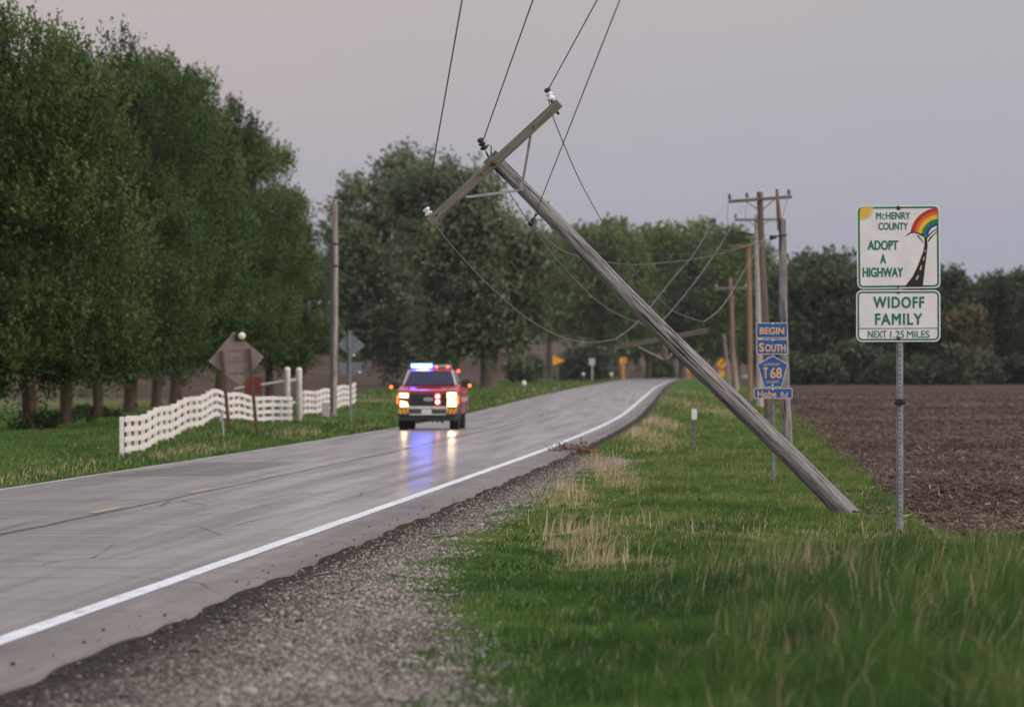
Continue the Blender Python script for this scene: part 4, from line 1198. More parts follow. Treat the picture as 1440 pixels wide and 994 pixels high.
# ------------------------------------------------------------------ signs
alu = M('bare_aluminium', (.42, .44, .46), .5, .4, .2, 8)
sheet_white = M('white_sheeting', (.66, .655, .67), .45, 0, .06, 7, dirt=((.50, .48, .47), .35))
sgreen = M('sign_green', (.000, .150, .078), .5, 0, .12, 12)
sblack = M('sign_black', (.010, .010, .011), .5, 0, .2, 12)
sblue = M('sign_blue', (.010, .085, .30), .45, 0, .15, 12)
sgold = M('sign_gold', (.62, .37, .15), .45, 0, .12, 20)
sedge = M('sign_edge', (.55, .47, .43), .45, 0, .1, 20)
syellow = M('sign_amber', (.78, .33, .012), .5, 0, .12, 8)
NEG = V3(0, -1, 0)
class Face:
    """a sign face in photograph units: (u, -v) at the distance Y"""
    def __init__(s, Y, org, depth=.0):
        s.k = Y / FPX; s.ax = XA * s.k; s.ay = ZA * s.k; s.Y = Y
        s.o = Vector((-720 * s.k, Y, EYE + HV * s.k)); s.org = org
    def at(s, lift): return s.o + NEG * lift
    def plate(s, name, poly, mat, parent, thick=.003, lift=0.0):
        mb = MB(); mb.prism(poly, s.at(lift), s.ax, s.ay, NEG, thick); return mb.build(name, mat, parent, s.org)
    def band(s, name, outer, inner, mat, parent, lift):
        mb = MB(); mb.ring(outer, inner, s.at(lift), s.ax, s.ay); return mb.build(name, mat, parent, s.org)
    def words(s, name, items, mat, parent, lift, bold=.012):
        for it in items:
            mb = MB(); body, u0, u1, v0, v1 = it[:5]
            add_text(mb, body, (u0, u1, -v1, -v0), s.at(lift), s.ax, s.ay, it[5] if len(it) > 5 else bold, it[6] if len(it) > 6 else 1.0)
            mb.build(name, mat, parent, s.org)
    def shapes(s, name, polys, mat, parent, lift):
        mb = MB()
        for p in polys: mb.flat(p, s.at(lift), s.ax, s.ay)
        return mb.build(name, mat, parent, s.org)
def post_channel(name, base, top, w, mat, parent, org, holes=True):
    """flanged U-channel post with a row of punched holes"""
    mb = MB(); b, t = Vector(base), Vector(top); L = (t - b).length; d = (t - b).normalized()
    x = XA; h = w
    prof = [(-h / 2, 0.0), (-h * .30, 0.0), (-h * .20, -.030), (h * .20, -.030), (h * .30, 0.0), (h / 2, 0.0), (h / 2, .004), (h * .27, .004), (h * .17, -.026), (-h * .17, -.026), (-h * .27, .004), (-h / 2, .004)]
    n = len(prof)
    vs = [b + x * px + YA * py for px, py in prof] + [t + x * px + YA * py for px, py in prof]
    mb.add(vs, [tuple(range(n))[::-1], tuple(range(n, 2 * n))] + [(i, (i + 1) % n, n + (i + 1) % n, n + i) for i in range(n)])
    o = mb.build(name, mat, parent, org)
    if holes:
        mb = MB()
        for i in range(int(L / .0508)):
            c = b + d * (.03 + i * .0508)
            mb.lathe(c + YA * (-.0305), NEG, [(.0085, 0), (.0085, .0012)], 10)
        ho = mb.build('punched_holes', sblack, o, org)
    return o

# --- adopt a highway
Ya = 63.3
fa = at_ground(1266, Ya)
ad_ = thing('adopt_a_highway_sign', fa, 'white and green adopt a highway sign with a rainbow, on a tall punched steel post', 'road sign')
post_channel('post', fa - V3(0, -.045, .3), at(1265.5, 292, Ya) + YA * .045, .078, M('post_steel', (.27, .29, .315), .55, .5, .25, 10), ad_, fa)
S = Face(Ya, fa)
def tilt(poly, cx=1263.5, cy=-347, a=.010):
    return [(cx + (x - cx) * math.cos(a) - (y - cy) * math.sin(a), cy + (x - cx) * math.sin(a) + (y - cy) * math.cos(a)) for x, y in poly]
up = S.plate('sign_panel', tilt(rrect(1205, 1322, -405.8, -289, 8)), sheet_white, ad_)
S.band('border', tilt(rrect(1206.8, 1320.2, -404, -290.8, 6.5)), tilt(rrect(1209.4, 1317.6, -401.4, -293.4, 4.2)), sgreen, up, .002)
z = lambda x, y: (1200 + x / 7.646, -(280 + y / 7.646))
Z = lambda *pts: [z(*p) for p in pts]
S.words('lettering', [('M', *[z(245, 0)[0], z(298, 0)[0]], 280 + 143 / 7.646, 280 + 218 / 7.646), ('C', z(307, 0)[0], z(340, 0)[0], 280 + 160 / 7.646, 280 + 219 / 7.646), ('HENRY', z(350, 0)[0], z(612, 0)[0], 280 + 141 / 7.646, 280 + 218 / 7.646),
     ('COUNTY', z(270, 0)[0], z(588, 0)[0], 280 + 252 / 7.646, 280 + 333 / 7.646),
     ('ADOPT', z(155, 0)[0], z(484, 0)[0], 280 + 444 / 7.646, 280 + 549 / 7.646, .016), ('A', z(290, 0)[0], z(352, 0)[0], 280 + 592 / 7.646, 280 + 694 / 7.646, .016),
     ('HIGHWAY', z(100, 0)[0], z(536, 0)[0], 280 + 735 / 7.646, 280 + 840 / 7.646, .016)], sgreen, up, .0025, .012)
def arc(r0, r1, a0, a1, cx=920, cy=402, n=20):
    o = [z(cx - r0 * math.cos(a0 + (a1 - a0) * i / n), cy - r0 * math.sin(a0 + (a1 - a0) * i / n)) for i in range(n + 1)]
    q = [z(cx - r1 * math.cos(a0 + (a1 - a0) * i / n), cy - r1 * math.sin(a0 + (a1 - a0) * i / n)) for i in range(n + 1)]
    return [[o[i], o[i + 1], q[i + 1], q[i]] for i in range(n)]
rb = None
for j, (r0, r1, c, a0) in enumerate(((308, 268, (.42, .012, .018), .15), (268, 232, (.58, .12, .012), .14), (232, 188, (.66, .42, .03), .12), (188, 148, (.006, .17, .055), .07), (148, 116, (.012, .050, .26), .02))):
    nm = ('red', 'orange', 'yellow', 'green', 'blue')[j]
    S.shapes('rainbow_band', arc(r0, r1, a0, math.acos(18 / r0)), M('rainbow_' + nm, c, .5, 0, .1, 12), up, .0022)
mb = []
sunp = [z(78, 95)]
for i in range(17):
    a = math.radians(-4 + 98 * i / 16); r = 150 if i % 2 else 104
    sunp.append(z(78 + r * math.cos(a), 95 + r * math.sin(a)))
S.shapes('sun_emblem', [[sunp[0], sunp[i], sunp[i + 1]] for i in range(1, 17)], M('emblem_yellow', (.62, .42, .03), .5, 0, .1, 12), up, .0022)
S.shapes('road_emblem', [Z((550, 945), (745, 945), (768, 760), (700, 700), (640, 830)), Z((700, 700), (768, 760), (792, 560), (750, 570)), Z((750, 570), (792, 560), (800, 500), (790, 412), (766, 412), (764, 500)),
    Z((770, 415), (735, 395), (690, 372), (690, 358), (740, 375), (792, 412)), Z((690, 372), (650, 364), (615, 370), (612, 358), (650, 352), (690, 358)), Z((615, 370), (580, 392), (558, 414), (565, 396), (588, 370), (612, 358)),
    Z((676, 384), (700, 392), (738, 440), (758, 470), (748, 468), (716, 430)), Z((798, 455), (826, 410), (905, 340), (905, 352), (850, 404), (808, 462)), Z((786, 412), (812, 378), (860, 338), (905, 314), (905, 324), (862, 352), (818, 392), (795, 425))], sblack, up, .0024)
S.shapes('lane_marks', [Z((668, 868), (688, 868), (706, 820), (690, 820)), Z((712, 762), (728, 762), (738, 715), (726, 715)), Z((748, 662), (758, 662), (766, 622), (756, 622)), Z((765, 572), (773, 572), (778, 545), (770, 545))], M('mark_yellow', (.60, .50, .12), .5, 0, .1, 12), up, .0030)
lo = S.plate('sign_panel', tilt(rrect(1204, 1322.5, -480.5, -408, 8), 1263, -444, .003), sheet_white, ad_)
S.band('border', tilt(rrect(1205.8, 1320.7, -478.7, -409.8, 6.5), 1263, -444, .003), tilt(rrect(1208.2, 1318.3, -476.3, -412.2, 4.4), 1263, -444, .003), sgreen, lo, .002)
S.plate('rule', [(1208, -462.6), (1318.6, -462.2), (1318.6, -461.0), (1208, -461.4)], sgreen, lo, .0005, .0025)
S.words('lettering', [('WIDOFF', 1228, 1300, 417, 433.5, .016, 1.15), ('FAMILY', 1230.5, 1297, 440.5, 457, .016, 1.15), ('NEXT', 1220.5, 1247, 465, 475, .006), ('1.25', 1252, 1271.5, 465, 475, .006), ('MILES', 1275.5, 1307, 465, 475, .006)], sgreen, lo, .0025)
for u, v, r in ((1263.5, 292.5, 3.3), (1263, 403, 2.0), (1263.5, 411.5, 2.0), (1264, 476, 2.6)):
    mb = MB(); mb.lathe(at(u, v, Ya) + NEG * .003, NEG, [(r * S.k, 0), (r * S.k, .003), (r * S.k * .55, .006), (r * S.k * .5, .010)], 6); mb.build('bolt', rust, ad_, fa)
mb = MB()
c_ = at(1265, 565, Ya)
mb.box(c_ + NEG * .02, (.085, .075, .07), None, .008); mb.box(c_ + V3(0, -.05, -.012), (.135, .02, .028), None, .004); mb.box(c_ + V3(0, -.045, .022), (.115, .02, .02), None, .004)
mb.lathe(c_ + V3(.02, -.055, .01), NEG, [(.014, 0), (.014, .02), (.008, .022)], 6); mb.lathe(c_ + V3(-.02, -.055, -.01), NEG, [(.014, 0), (.014, .02), (.008, .022)], 6)
mb.build('splice_clamp', sblack, ad_, fa)

# --- county route marker
Yr = 91.5
fr = at_ground(1088, Yr)
rm = thing('route_marker_sign', fr, 'blue and gold BEGIN SOUTH T68 Hobe Rd signs stacked on a thin post', 'road sign')
post_channel('post', fr - V3(0, -.045, .3), at(1086.5, 456, Yr) + YA * .045, .062, M('dull_post_steel', (.20, .22, .235), .6, .5, .25, 10), rm, fr, False)
R_ = Face(Yr, fr)
def blue_plate(u0, u1, v0, v1, words, r=1.6, bd=1.0):
    p = R_.plate('sign_panel', rrect(u0, u1, -v1, -v0, r), sedge, rm)
    R_.plate('blue_field', rrect(u0 + bd, u1 - bd, -v1 + bd, -v0 - bd, r * .7), sblue, p, .0006, .0012)
    R_.words('lettering', words, sgold, p, .003, .018)
blue_plate(1063.6, 1107.6, 453.7, 475.3, [('BEGIN', 1068.2, 1103, 460.2, 470.2, .02)])
blue_plate(1064, 1108, 476.9, 498.2, [('S', 1067.2, 1074.6, 482, 494.8, .02), ('OUTH', 1075.8, 1105, 484, 494.8, .02)])
pent = [(1074.4, -544.6), (1099, -544.6), (1108, -512), (1086.8, -499.6), (1065, -512)]
inn = [(1086.7 + (x - 1086.7) * .945, -523 + (y + 523) * .945) for x, y in pent]
pp = R_.plate('sign_panel', pent, sedge, rm); R_.plate('blue_field', inn, sblue, pp, .0006, .0012)
R_.words('lettering', [('MC', 1074.2, 1080, 511.2, 514.4, .01), ('HENRY', 1080.8, 1097.5, 510.4, 513.8, .01), ('T', 1073.3, 1080, 516.6, 532, .016), ('68', 1083, 1099.5, 516.6, 532, .014), ('COUNTY', 1077, 1096.4, 535, 539, .01)], sgold, pp, .003)
blue_plate(1060, 1114.4, 545.6, 560.4, [('Hobe', 1065.3, 1091.8, 549, 559, .011), ('Rd', 1098, 1107.8, 551.2, 558.6, .011)])
for v in (455.3, 478.4, 541.5, 547.3):
    mb = MB(); mb.lathe(at(1086.4, v, Yr) + NEG * .003, NEG, [(.016, 0), (.016, .003), (.008, .007)], 10); mb.build('bolt', M('bolt_white', (.62, .66, .68), .4), rm, fr)

# --- small post signs
def post_sign(name, ug, Y, ut, vt, half, pmat, label, cat, build, group=None):
    b = at_ground(ug, Y); root = thing(name, b, label, cat, group)
    mb = MB(); t = at(ut, vt, Y) + YA * .03
    d = (t - b).normalized(); x = XA
    mb.box((b - V3(0, 0, .25) + t) / 2, ((t - b).length + .25, half * 2, .03), (d, d.cross(NEG).normalized(), NEG), .004)
    mb.build('post', pmat, root, b)
    build(Face(Y, b), root)
    return root
gpost = M('green_steel_post', (.13, .15, .155), .6, .4, .3, 10)
pale_plate = M('pale_reflector', (.68, .68, .68), .4, 0, .08, 10)
post_sign('delineator_post', 975.5, 131, 976.5, 578, .030, gpost, 'short steel marker post with a white rectangular reflector in the grass of the verge', 'marker post',
          lambda f, r: f.plate('reflector_plate', rrect(972.6, 980.2, -589.8, -574.6, 2), pale_plate, r, .004, .02))
post_sign('pennant_sign', 785, 500, 784.5, 500, .05, gpost, 'yellow triangular pennant sign on a grey post at the left verge', 'road sign',
          lambda f, r: f.plate('sign_panel', [(777.4, -514), (794.6, -507), (777.4, -499.3)], syellow, r, .006, .03))
post_sign('small_white_sign', 833, 700, 832.6, 506, .10, M('pale_post', (.36, .36, .35), .7, 0, .2, 6), 'small pale rectangular sign on a grey post at the far left verge', 'road sign',
          lambda f, r: f.plate('sign_panel', rrect(828.2, 836.6, -513.6, -503.8, .8), M('dull_white_sheet', (.45, .43, .44), .5), r, .006, .05))
omat = M('orange_plastic', (.46, .19, .03), .5, 0, .1, 4)
def obj_marker(u, vt, vb, name, label, Y=800, w=4.4, shade=True):
    def b(f, r):
        p = f.plate('marker_panel', rrect(u - w, u + w, -(vt + 8), -vt, 2.2), syellow, r, .02, .16)
        if shade: f.shapes('arrow', [[(u - .8, -(vt + 6.6)), (u + 1.6, -(vt + 6.6)), (u + 1.6, -(vt + 4)), (u + 2.6, -(vt + 3.6)), (u + .6, -(vt + 1.4)), (u - 1.2, -(vt + 3.6)), (u - .3, -(vt + 4))]], M('faded_black', (.12, .05, .01), .6), p, .165)
    return post_sign(name, u + .6, Y, u, vt + 2, .21, omat, label, 'road marker', b)
obj_marker(876.3, 502.8, 529, 'orange_marker', 'orange marker post with a round headed arrow panel where the road bends')
obj_marker(968.3, 514.5, 527, 'orange_marker', 'low orange marker post just left of the leaning pole', 830, 2.2, False)
def dia(f, r):
    p = f.plate('sign_panel', [(1007.6, -511), (1015.2, -503), (1023, -511), (1015.2, -519.4)], syellow, r, .006, .05)
    f.shapes('arrow', [[(1013.2, -515.5), (1014.8, -515.5), (1014.8, -512), (1018, -509.4), (1018.6, -510.4), (1019, -506.4), (1015.6, -506.8), (1016.6, -507.8), (1013.2, -510.8)]], sblack, p, .055)
    f.plate('speed_plaque', rrect(1010.6, 1019, -530, -521, .8), syellow, r, .006, .05)
post_sign('curve_warning_sign', 1015, 650, 1015, 506, .05, gpost, 'yellow diamond curve sign with a black arrow and a small plaque below', 'road sign', dia)
for u, v, Y, l in ((737, 541, 440, 'small white ground marker on the verge nearest the thick bare trunk'), (820.5, 528, 640, 'small white ground marker left of the small pale sign'), (860, 528.5, 720, 'small white ground marker between the pale sign and the orange marker')):
    b = at_ground(u, Y); r = thing('ground_marker', b, l, 'marker', 'small white markers on the left verge')
    mb = MB(); k = Y / FPX; top = max(.35, (at(u, v - 4, Y).z - b.z)); mb.lathe(b - V3(0, 0, .1), ZA, [(.10, 0), (.09, top * .5), (.085, top)], 10); mb.build('stake', gpost, r, b)
    mb = MB(); mb.lathe(b + V3(0, 0, top * .8 - .1), ZA, [(.15, 0), (.16, .05), (.15, .26), (.06, .34)], 12); mb.build('cap', pale_plate, r, b)

# --- sign seen from behind, left of the road
fb_ = ground(494, 595.5); Yb = fb_.y
bs = thing('back_of_road_sign', fb_, 'grey back of a diamond road sign with a rectangular plate below it', 'road sign')
mb = MB(); t_ = at(491.6, 464, Yb); d_ = (t_ - fb_).normalized(); mb.box((fb_ - V3(0, 0, .2) + t_) / 2 + NEG * .04, ((t_ - fb_).length + .2, .075, .04), (d_, d_.cross(NEG).normalized(), NEG), .006); mb.build('post', M('sign_post_grey', (.21, .22, .25), .6, .4, .2, 8), bs, fb_)
B_ = Face(Yb, fb_); backm = M('aluminium_back', (.155, .185, .20), .55, .3, .15, 6)
B_.plate('sign_panel', [(474.8, -485), (491.5, -466.5), (513.5, -485.5), (494.5, -502.5)], backm, bs, .004)
B_.plate('plaque', rrect(477, 508.6, -526, -509.5, 1), backm, bs, .004)
for u, v in ((497.5, 499.8), (505.8, 523.4)):
    mb = MB(); mb.lathe(at(u, v, Yb) + NEG * .002, NEG, [(.045, 0), (.045, .01), (.02, .02)], 10); mb.build('bolt', M('bolt_white', (.62, .66, .68), .4), bs, fb_)

# --- brown diamond board
g1, g2 = ground(323, 622), ground(362, 617); Yd = 147.0
g1, g2 = at_ground(323, Yd), at_ground(362, Yd)
db = thing('brown_diamond_board', (g1 + g2) / 2, 'tilted brown diamond shaped board with faded lines of lettering on two rusty posts', 'sign board')
od = (g1 + g2) / 2
brownboard = M('brown_board', (.190, .150, .140), .75, 0, .18, 5, dirt=((.13, .11, .095), .4))
D_ = Face(Yd, od)
bp = D_.plate('board', [(293.2, -508), (328.5, -466), (371.5, -501.5), (337.8, -543)], brownboard, db, .02)
rng2 = random.Random(3)
def scrawl(u0, u1, v, h, n, slope):
    """weathered lettering: the strokes are there but no longer legible"""
    out = []
    w = (u1 - u0) / n
    for i in range(n):
        x = u0 + i * w; y = -(v + slope * (x - u0)); ww = w * rng2.uniform(.5, .72)
        out.append([(x, y - h), (x + ww * .32, y - h), (x + ww * .32, y), (x, y)])
        yy = y - h * rng2.choice((0, .4, .78)); out.append([(x + ww * .36, yy - h * .22), (x + ww, yy - h * .22), (x + ww, yy), (x + ww * .36, yy)])
        if rng2.random() < .7: out.append([(x + ww * .74, y - h * rng2.uniform(.7, 1)), (x + ww, y - h * .9), (x + ww, y - h * .25), (x + ww * .74, y - h * .25)])
    return out
D_.shapes('faded_lettering', scrawl(321, 339.5, 491.8, 3.3, 7, -.06) + scrawl(328, 337, 501.5, 2.6, 5, .12) + scrawl(322.5, 342, 507.5, 3.0, 8, -.05) + scrawl(324.5, 343.5, 524.2, 3.4, 6, -.07), M('faded_ink', (.055, .042, .040), .8), bp, .003)
rpost = M('rusty_post', (.085, .042, .034), .85, .1, .3, 10)
for g_, (ut, vt) in ((g1, (311.5, 493.5)), (g2, (350.3, 490))):
    t_ = at(ut, vt, Yd); d_ = (t_ - g_).normalized()
    mb = MB(); mb.box((g_ - d_ * .3 + t_) / 2 + NEG * .06, ((t_ - g_).length + .3, .085, .075), (d_, d_.cross(NEG).normalized(), NEG), .01); mb.build('post', rpost, db, od)
lampc = at(340.6, 472.4, Yd) + NEG * .10
mb = MB(); mb.lathe(lampc + YA * .08 + V3(-.03, 0, 0), NEG, [(.05, -.06), (.085, 0), (.095, .05), (.06, .08)], 14); mb.box(at(336, 474, Yd) + NEG * .03, (.22, .06, .20), None, .02); lm_ = mb.build('lamp_housing', sblack, db, od)
mb = MB(); mb.lathe(lampc, NEG, [(.088, -.03), (.094, 0), (.080, .03), (.05, .05), (.01, .058)], 18); mb.build('lamp_lens', M('pale_lens', (.72, .70, .52), .3), lm_, od)
# small marker in front of the board
fm_ = at_ground(315, 143)
sm_ = thing('small_marker_sign', fm_, 'little pale blue grey plate on a thin post beside the left rusty post', 'marker post')
mb = MB(); t_ = at(311.8, 578, 143); d_ = (t_ - fm_).normalized(); mb.box((fm_ - d_ * .2 + t_) / 2, ((t_ - fm_).length + .2, .035, .03), (d_, d_.cross(NEG).normalized(), NEG), .004); mb.build('post', alu, sm_, fm_)
Face(143, fm_).plate('plate', [(308.6, -592), (313.4, -592.5), (314.8, -577.5), (310.2, -576.8)], M('blue_grey_plate', (.26, .33, .40), .5), sm_, .004, .025)

# ------------------------------------------------------------------ white fences and gate
white = M('white_paint_board', (.70, .66, .65), .55, 0, .06, 3, dirt=((.36, .33, .29), .55))
def fence(spec, label, height, spacing):
    P = [at(*p) for p in spec]; y0, y1 = P[0].y, P[-1].y
    yk = [p.y for p in P]; xk = [p.x for p in P]
    root = thing('white_board_fence', on_land(P[0].x, y0), label, 'fence', 'white board fences')
    og = Vector(root.location)
    n = max(2, int(round((y1 - y0) / spacing))); ys_ = [y0 + (y1 - y0) * i / n for i in range(n + 1)]
    fine = [y0 + (y1 - y0) * i / (n * 2) for i in range(2 * n + 1)]
    pt = lambda y: on_land(float(np.interp(y, yk, xk)), y)
    pm = MB(); pm.box((0, 0, height / 2 - .15), (.09, .09, height + .30), None, .012)
    pme = None
    for y in ys_:
        if pme is None:
            po = pm.build('post', white, root); pme = po
        else:
            po = pme.copy(); col.objects.link(po)
        po.location = pt(y) - og
    for zc in (.145, .36, .575, .79):
        mb = MB(); vs = []
        for y in fine:
            p = pt(y); nrm = V3(.055, -.03, 0)
            for dz, dd in ((-.056, 0), (.056, 0), (.056, .03), (-.056, .03)):
                vs.append(p + nrm + V3(dd * .9, -dd * .4, zc * height / .85 + dz))
        m_ = len(fine); fs = [(i * 4 + j, i * 4 + (j + 1) % 4, i * 4 + 4 + (j + 1) % 4, i * 4 + 4 + j) for i in range(m_ - 1) for j in range(4)] + [(0, 1, 2, 3), tuple((m_ - 1) * 4 + j for j in (3, 2, 1, 0))]
        mb.add(vs, fs); mb.build('board', white, root, og)
    return root
fence(FENCE1, 'long white board fence curving up behind the brown diamond board', .85, 2.45)
fence(FENCE2, 'short white board fence beyond the gate posts, behind the tall bare pole', .87, 2.45)
gy = 191.0
ga, gb = at_ground(404, gy), at_ground(420.5, gy)
gate = thing('white_gate', ga, 'white rail gate between two tall white gate posts', 'gate')
mb = MB()
for b_, vt in ((ga, 518.5), (gb, 519)):
    h_ = at(0, vt, gy).z - b_.z
    mb = MB(); mb.lathe(b_ - V3(0, 0, .25), ZA, [(.105, 0), (.105, h_ + .2), (.11, h_ + .21), (.085, h_ + .28), (.02, h_ + .31)], 14); mb.build('gate_post', white, gate, ga)
for pts_ in ([at(331, 547, gy + 1.5), at(380, 539.5, gy + .6), at(404, 535.5, gy), at(420, 534, gy)], [at(404, 567, gy), at(420, 566, gy)]):
    mb = MB(); mb.tube(pts_, .045, 8); mb.build('rail', white, gate, ga)
rs = at(356.5, 542, gy + .9)
rsg = thing('red_notice_board', rs, 'small rusty red notice board hanging on the white gate rail behind the diamond board', 'notice')
redb = M('rusty_red', (.20, .045, .028), .8, 0, .35, 9, dirt=((.07, .04, .03), .7))
F_ = Face(gy + .9, rs); rp_ = F_.plate('panel', [(344.2, -554.5), (368.4, -554), (368.8, -529.5), (344.8, -530.2)], redb, rsg, .03, .09)
F_.shapes('faded_lettering', scrawl(347, 366, 534, 3.2, 5, 0) + scrawl(347, 366, 540.5, 3.2, 6, 0) + scrawl(348, 365, 547, 3, 5, 0), M('red_ink', (.33, .07, .05), .8), rp_, .094)
mb = MB(); mb.tube([at(350, 546, gy + .9) + NEG * .05, at(350, 530, gy + .9) + NEG * .05], .012, 6); mb.tube([at(363, 546, gy + .9) + NEG * .05, at(363, 530, gy + .9) + NEG * .05], .012, 6); mb.build('hanger', rust, rsg, rs)
fu = at_ground(458, 199)
ub = thing('utility_pedestal', fu, 'grey utility pedestal box at the foot of the tall bare pole', 'utility box')
mb = MB(); mb.box(fu + V3(0, 0, .20), (.26, .22, .46), None, .02); mb.build('body', M('pedestal_grey', (.33, .335, .33), .6, 0, .15, 8), ub, fu)
mb = MB(); mb.box(fu + V3(0, 0, .455), (.29, .25, .05), None, .02); mb.build('lid', M('pedestal_grey', (.33, .335, .33), .6, 0, .15, 8), ub, fu)

# ------------------------------------------------------------------ torn branch on the road edge
bb = at_ground(785, 131); bb.x = float(road_c(131)) + 4.35; bb.z = float(land_z(bb.x, 131))
br = thing('broken_branch', bb, 'torn reddish brown branch lying on the right edge of the road', 'branch')
mb = MB(); r = random.Random(9)
main = [bb + V3(-.85, -.3, .10), bb + V3(-.35, -.05, .16), bb + V3(.1, .1, .10), bb + V3(.45, .2, .06)]
mb.tube(cat_pts(main, 4), [.012 + .022 * i / 12 for i in range(13)], 7, True)
for q in range(17):
    s = cat_pts(main, 4)[r.randrange(13)]; e = s + V3(r.uniform(-.4, .35), r.uniform(-.8, .8), r.uniform(-.05, .22)); e.z = max(e.z, bb.z + .03)
    mb.tube([s, s.lerp(e, .5) + V3(0, 0, .05), e], [.012, .009, .003], 5, True)
mb.build('limbs', M('torn_wood', (.16, .07, .045), .85, 0, .35, 8), br, bb)
V, F, T, _ = tree_mesh([(-.25, 0, .08, .35, .5, .08), (.2, .1, .07, .3, .5, .07)], 9, 5, 6, .06, .2, 77, wind=(0, 0, 0), fill=.4, bough_r=.4)
link_mesh('withered_leaves', np_mesh('withered_leaves', V, F, {'tint': T}), M_leaf('leaf_withered', (.04, .02, .012), (.09, .04, .022), (.15, .065, .03)), br)
# ------------------------------------------------------------------ fire truck (local: x to its left as the viewer sees right, y towards its tail, z up)
Yt = 180.0
xt = (601.5 - 720) / FPX * Yt
tz_ = float(road_z(Yt)) + .012
heading = -math.atan((float(road_c(186)) - float(road_c(180))) / 6.0)
truck = thing('fire_pickup_truck', (xt, Yt, tz_), 'red fire department pickup truck driving towards the viewer with headlights and blue roof lights on', 'truck', None, heading)
redp = M('red_car_paint', (.30, .006, .014), .34, 0, .08, 3, coat=.15, dirt=((.20, .05, .05), .25))
plastic = M('black_plastic', (.018, .018, .020), .5, 0, .2, 8)
grillem = M('grille_dark', (.022, .022, .026), .45, .2, .3, 8)
chrome = M('chrome_trim', (.62, .62, .64), .30, .35, .1, 6)
glass = M('tinted_glass', (.008, .011, .045), .10, 0, .1, 4, spec=.22)  # the strobe's blue reflection is put into the base colour
rubber = M('tyre_rubber', (.020, .019, .019), .85, 0, .25, 16)
rimm = M('alloy_rim', (.36, .36, .37), .35, .8, .2, 8)
whitep = M('white_trim', (.34, .33, .34), .35, 0, .1, 5)
head_m = M_emit('headlamp_glow', (1.0, .48, .15), 5)
core_m = M_emit('headlamp_light', (1.0, .78, .48), 62)
amber_m = M_emit('amber_light', (1.0, .13, .03), 5)
redl_m = M_emit('red_light', (1.0, .05, .04), 10)
pink_m = M_emit('white_red_light', (1.0, .62, .55), 12)
blue_m = M_emit('blue_strobe_light', (.010, .035, 1.0), 140)
bluecore_m = M_emit('blue_strobe_core', (.35, .5, 1.0), 60)
def loft(mb, secs, smooth=True):
    """secs: (y, loop of (x, z)) with equal point counts"""
    n = len(secs[0][1]); vs = []
    for y, lp in secs: vs += [V3(x, y, z) for x, z in lp]
    fs = [(i * n + j, i * n + (j + 1) % n, (i + 1) * n + (j + 1) % n, (i + 1) * n + j) for i in range(len(secs) - 1) for j in range(n)]
    fs += [tuple(range(n))[::-1], tuple((len(secs) - 1) * n + j for j in range(n))]
    mb.add(vs, fs, None, smooth)
mb = MB()
loft(mb, [(.06, rrect(-.90, .90, .62, 1.20, .05)), (.10, rrect(-.95, .95, .58, 1.25, .07)), (.40, rrect(-.985, .985, .55, 1.31, .10)), (1.0, rrect(-1.0, 1.0, .55, 1.35, .10)), (1.5, rrect(-1.0, 1.0, .48, 1.385, .08)), (4.2, rrect(-1.0, 1.0, .48, 1.40, .07)), (6.15, rrect(-1.0, 1.0, .52, 1.38, .07)), (6.2, rrect(-.97, .97, .56, 1.34, .06))], False)
body = mb.build('body', redp, truck)
mb = MB()
for xx in (-.62, .62): mb.tube([V3(xx, .35, 1.305), V3(xx * .95, 1.45, 1.385)], .03, 8)
mb.box((0, .9, 1.352), (.8, .9, .035), None, .015); mb.build('hood_bulge', redp, body)
def zring(hw, y0, y1, z, r):
    return [V3(x, y, z) for x, y in rrect(-hw, hw, y0, y1, r)]
mb = MB(); rings = [zring(.90, 1.28, 4.15, 1.36, .10), zring(.88, 1.36, 4.13, 1.42, .11), zring(.725, 1.98, 4.0, 1.85, .14), zring(.66, 2.10, 3.9, 1.915, .16), zring(.45, 2.3, 3.7, 1.94, .16)]
n = len(rings[0]); vs = [p for q in rings for p in q]
mb.add(vs, [(i * n + j, i * n + (j + 1) % n, (i + 1) * n + (j + 1) % n, (i + 1) * n + j) for i in range(4) for j in range(n)] + [tuple(4 * n + j for j in range(n))], None, True)
cab = mb.build('cab', redp, truck)
def pane(name, q, mat, parent, off=(0, -.012, .006)):
    mb = MB(); c = [V3(*p) + V3(*off) for p in q]; nrm = (c[1] - c[0]).cross(c[2] - c[1]).normalized() * .012
    mb.add(c + [p - nrm for p in c], [(0, 1, 2, 3), (7, 6, 5, 4), (0, 4, 5, 1), (1, 5, 6, 2), (2, 6, 7, 3), (3, 7, 4, 0)]); return mb.build(name, mat, parent)
pane('windscreen', [(-.77, 1.33, 1.395), (.77, 1.33, 1.395), (.635, 1.95, 1.84), (-.635, 1.95, 1.84)], glass, cab, (0, -.035, .025))
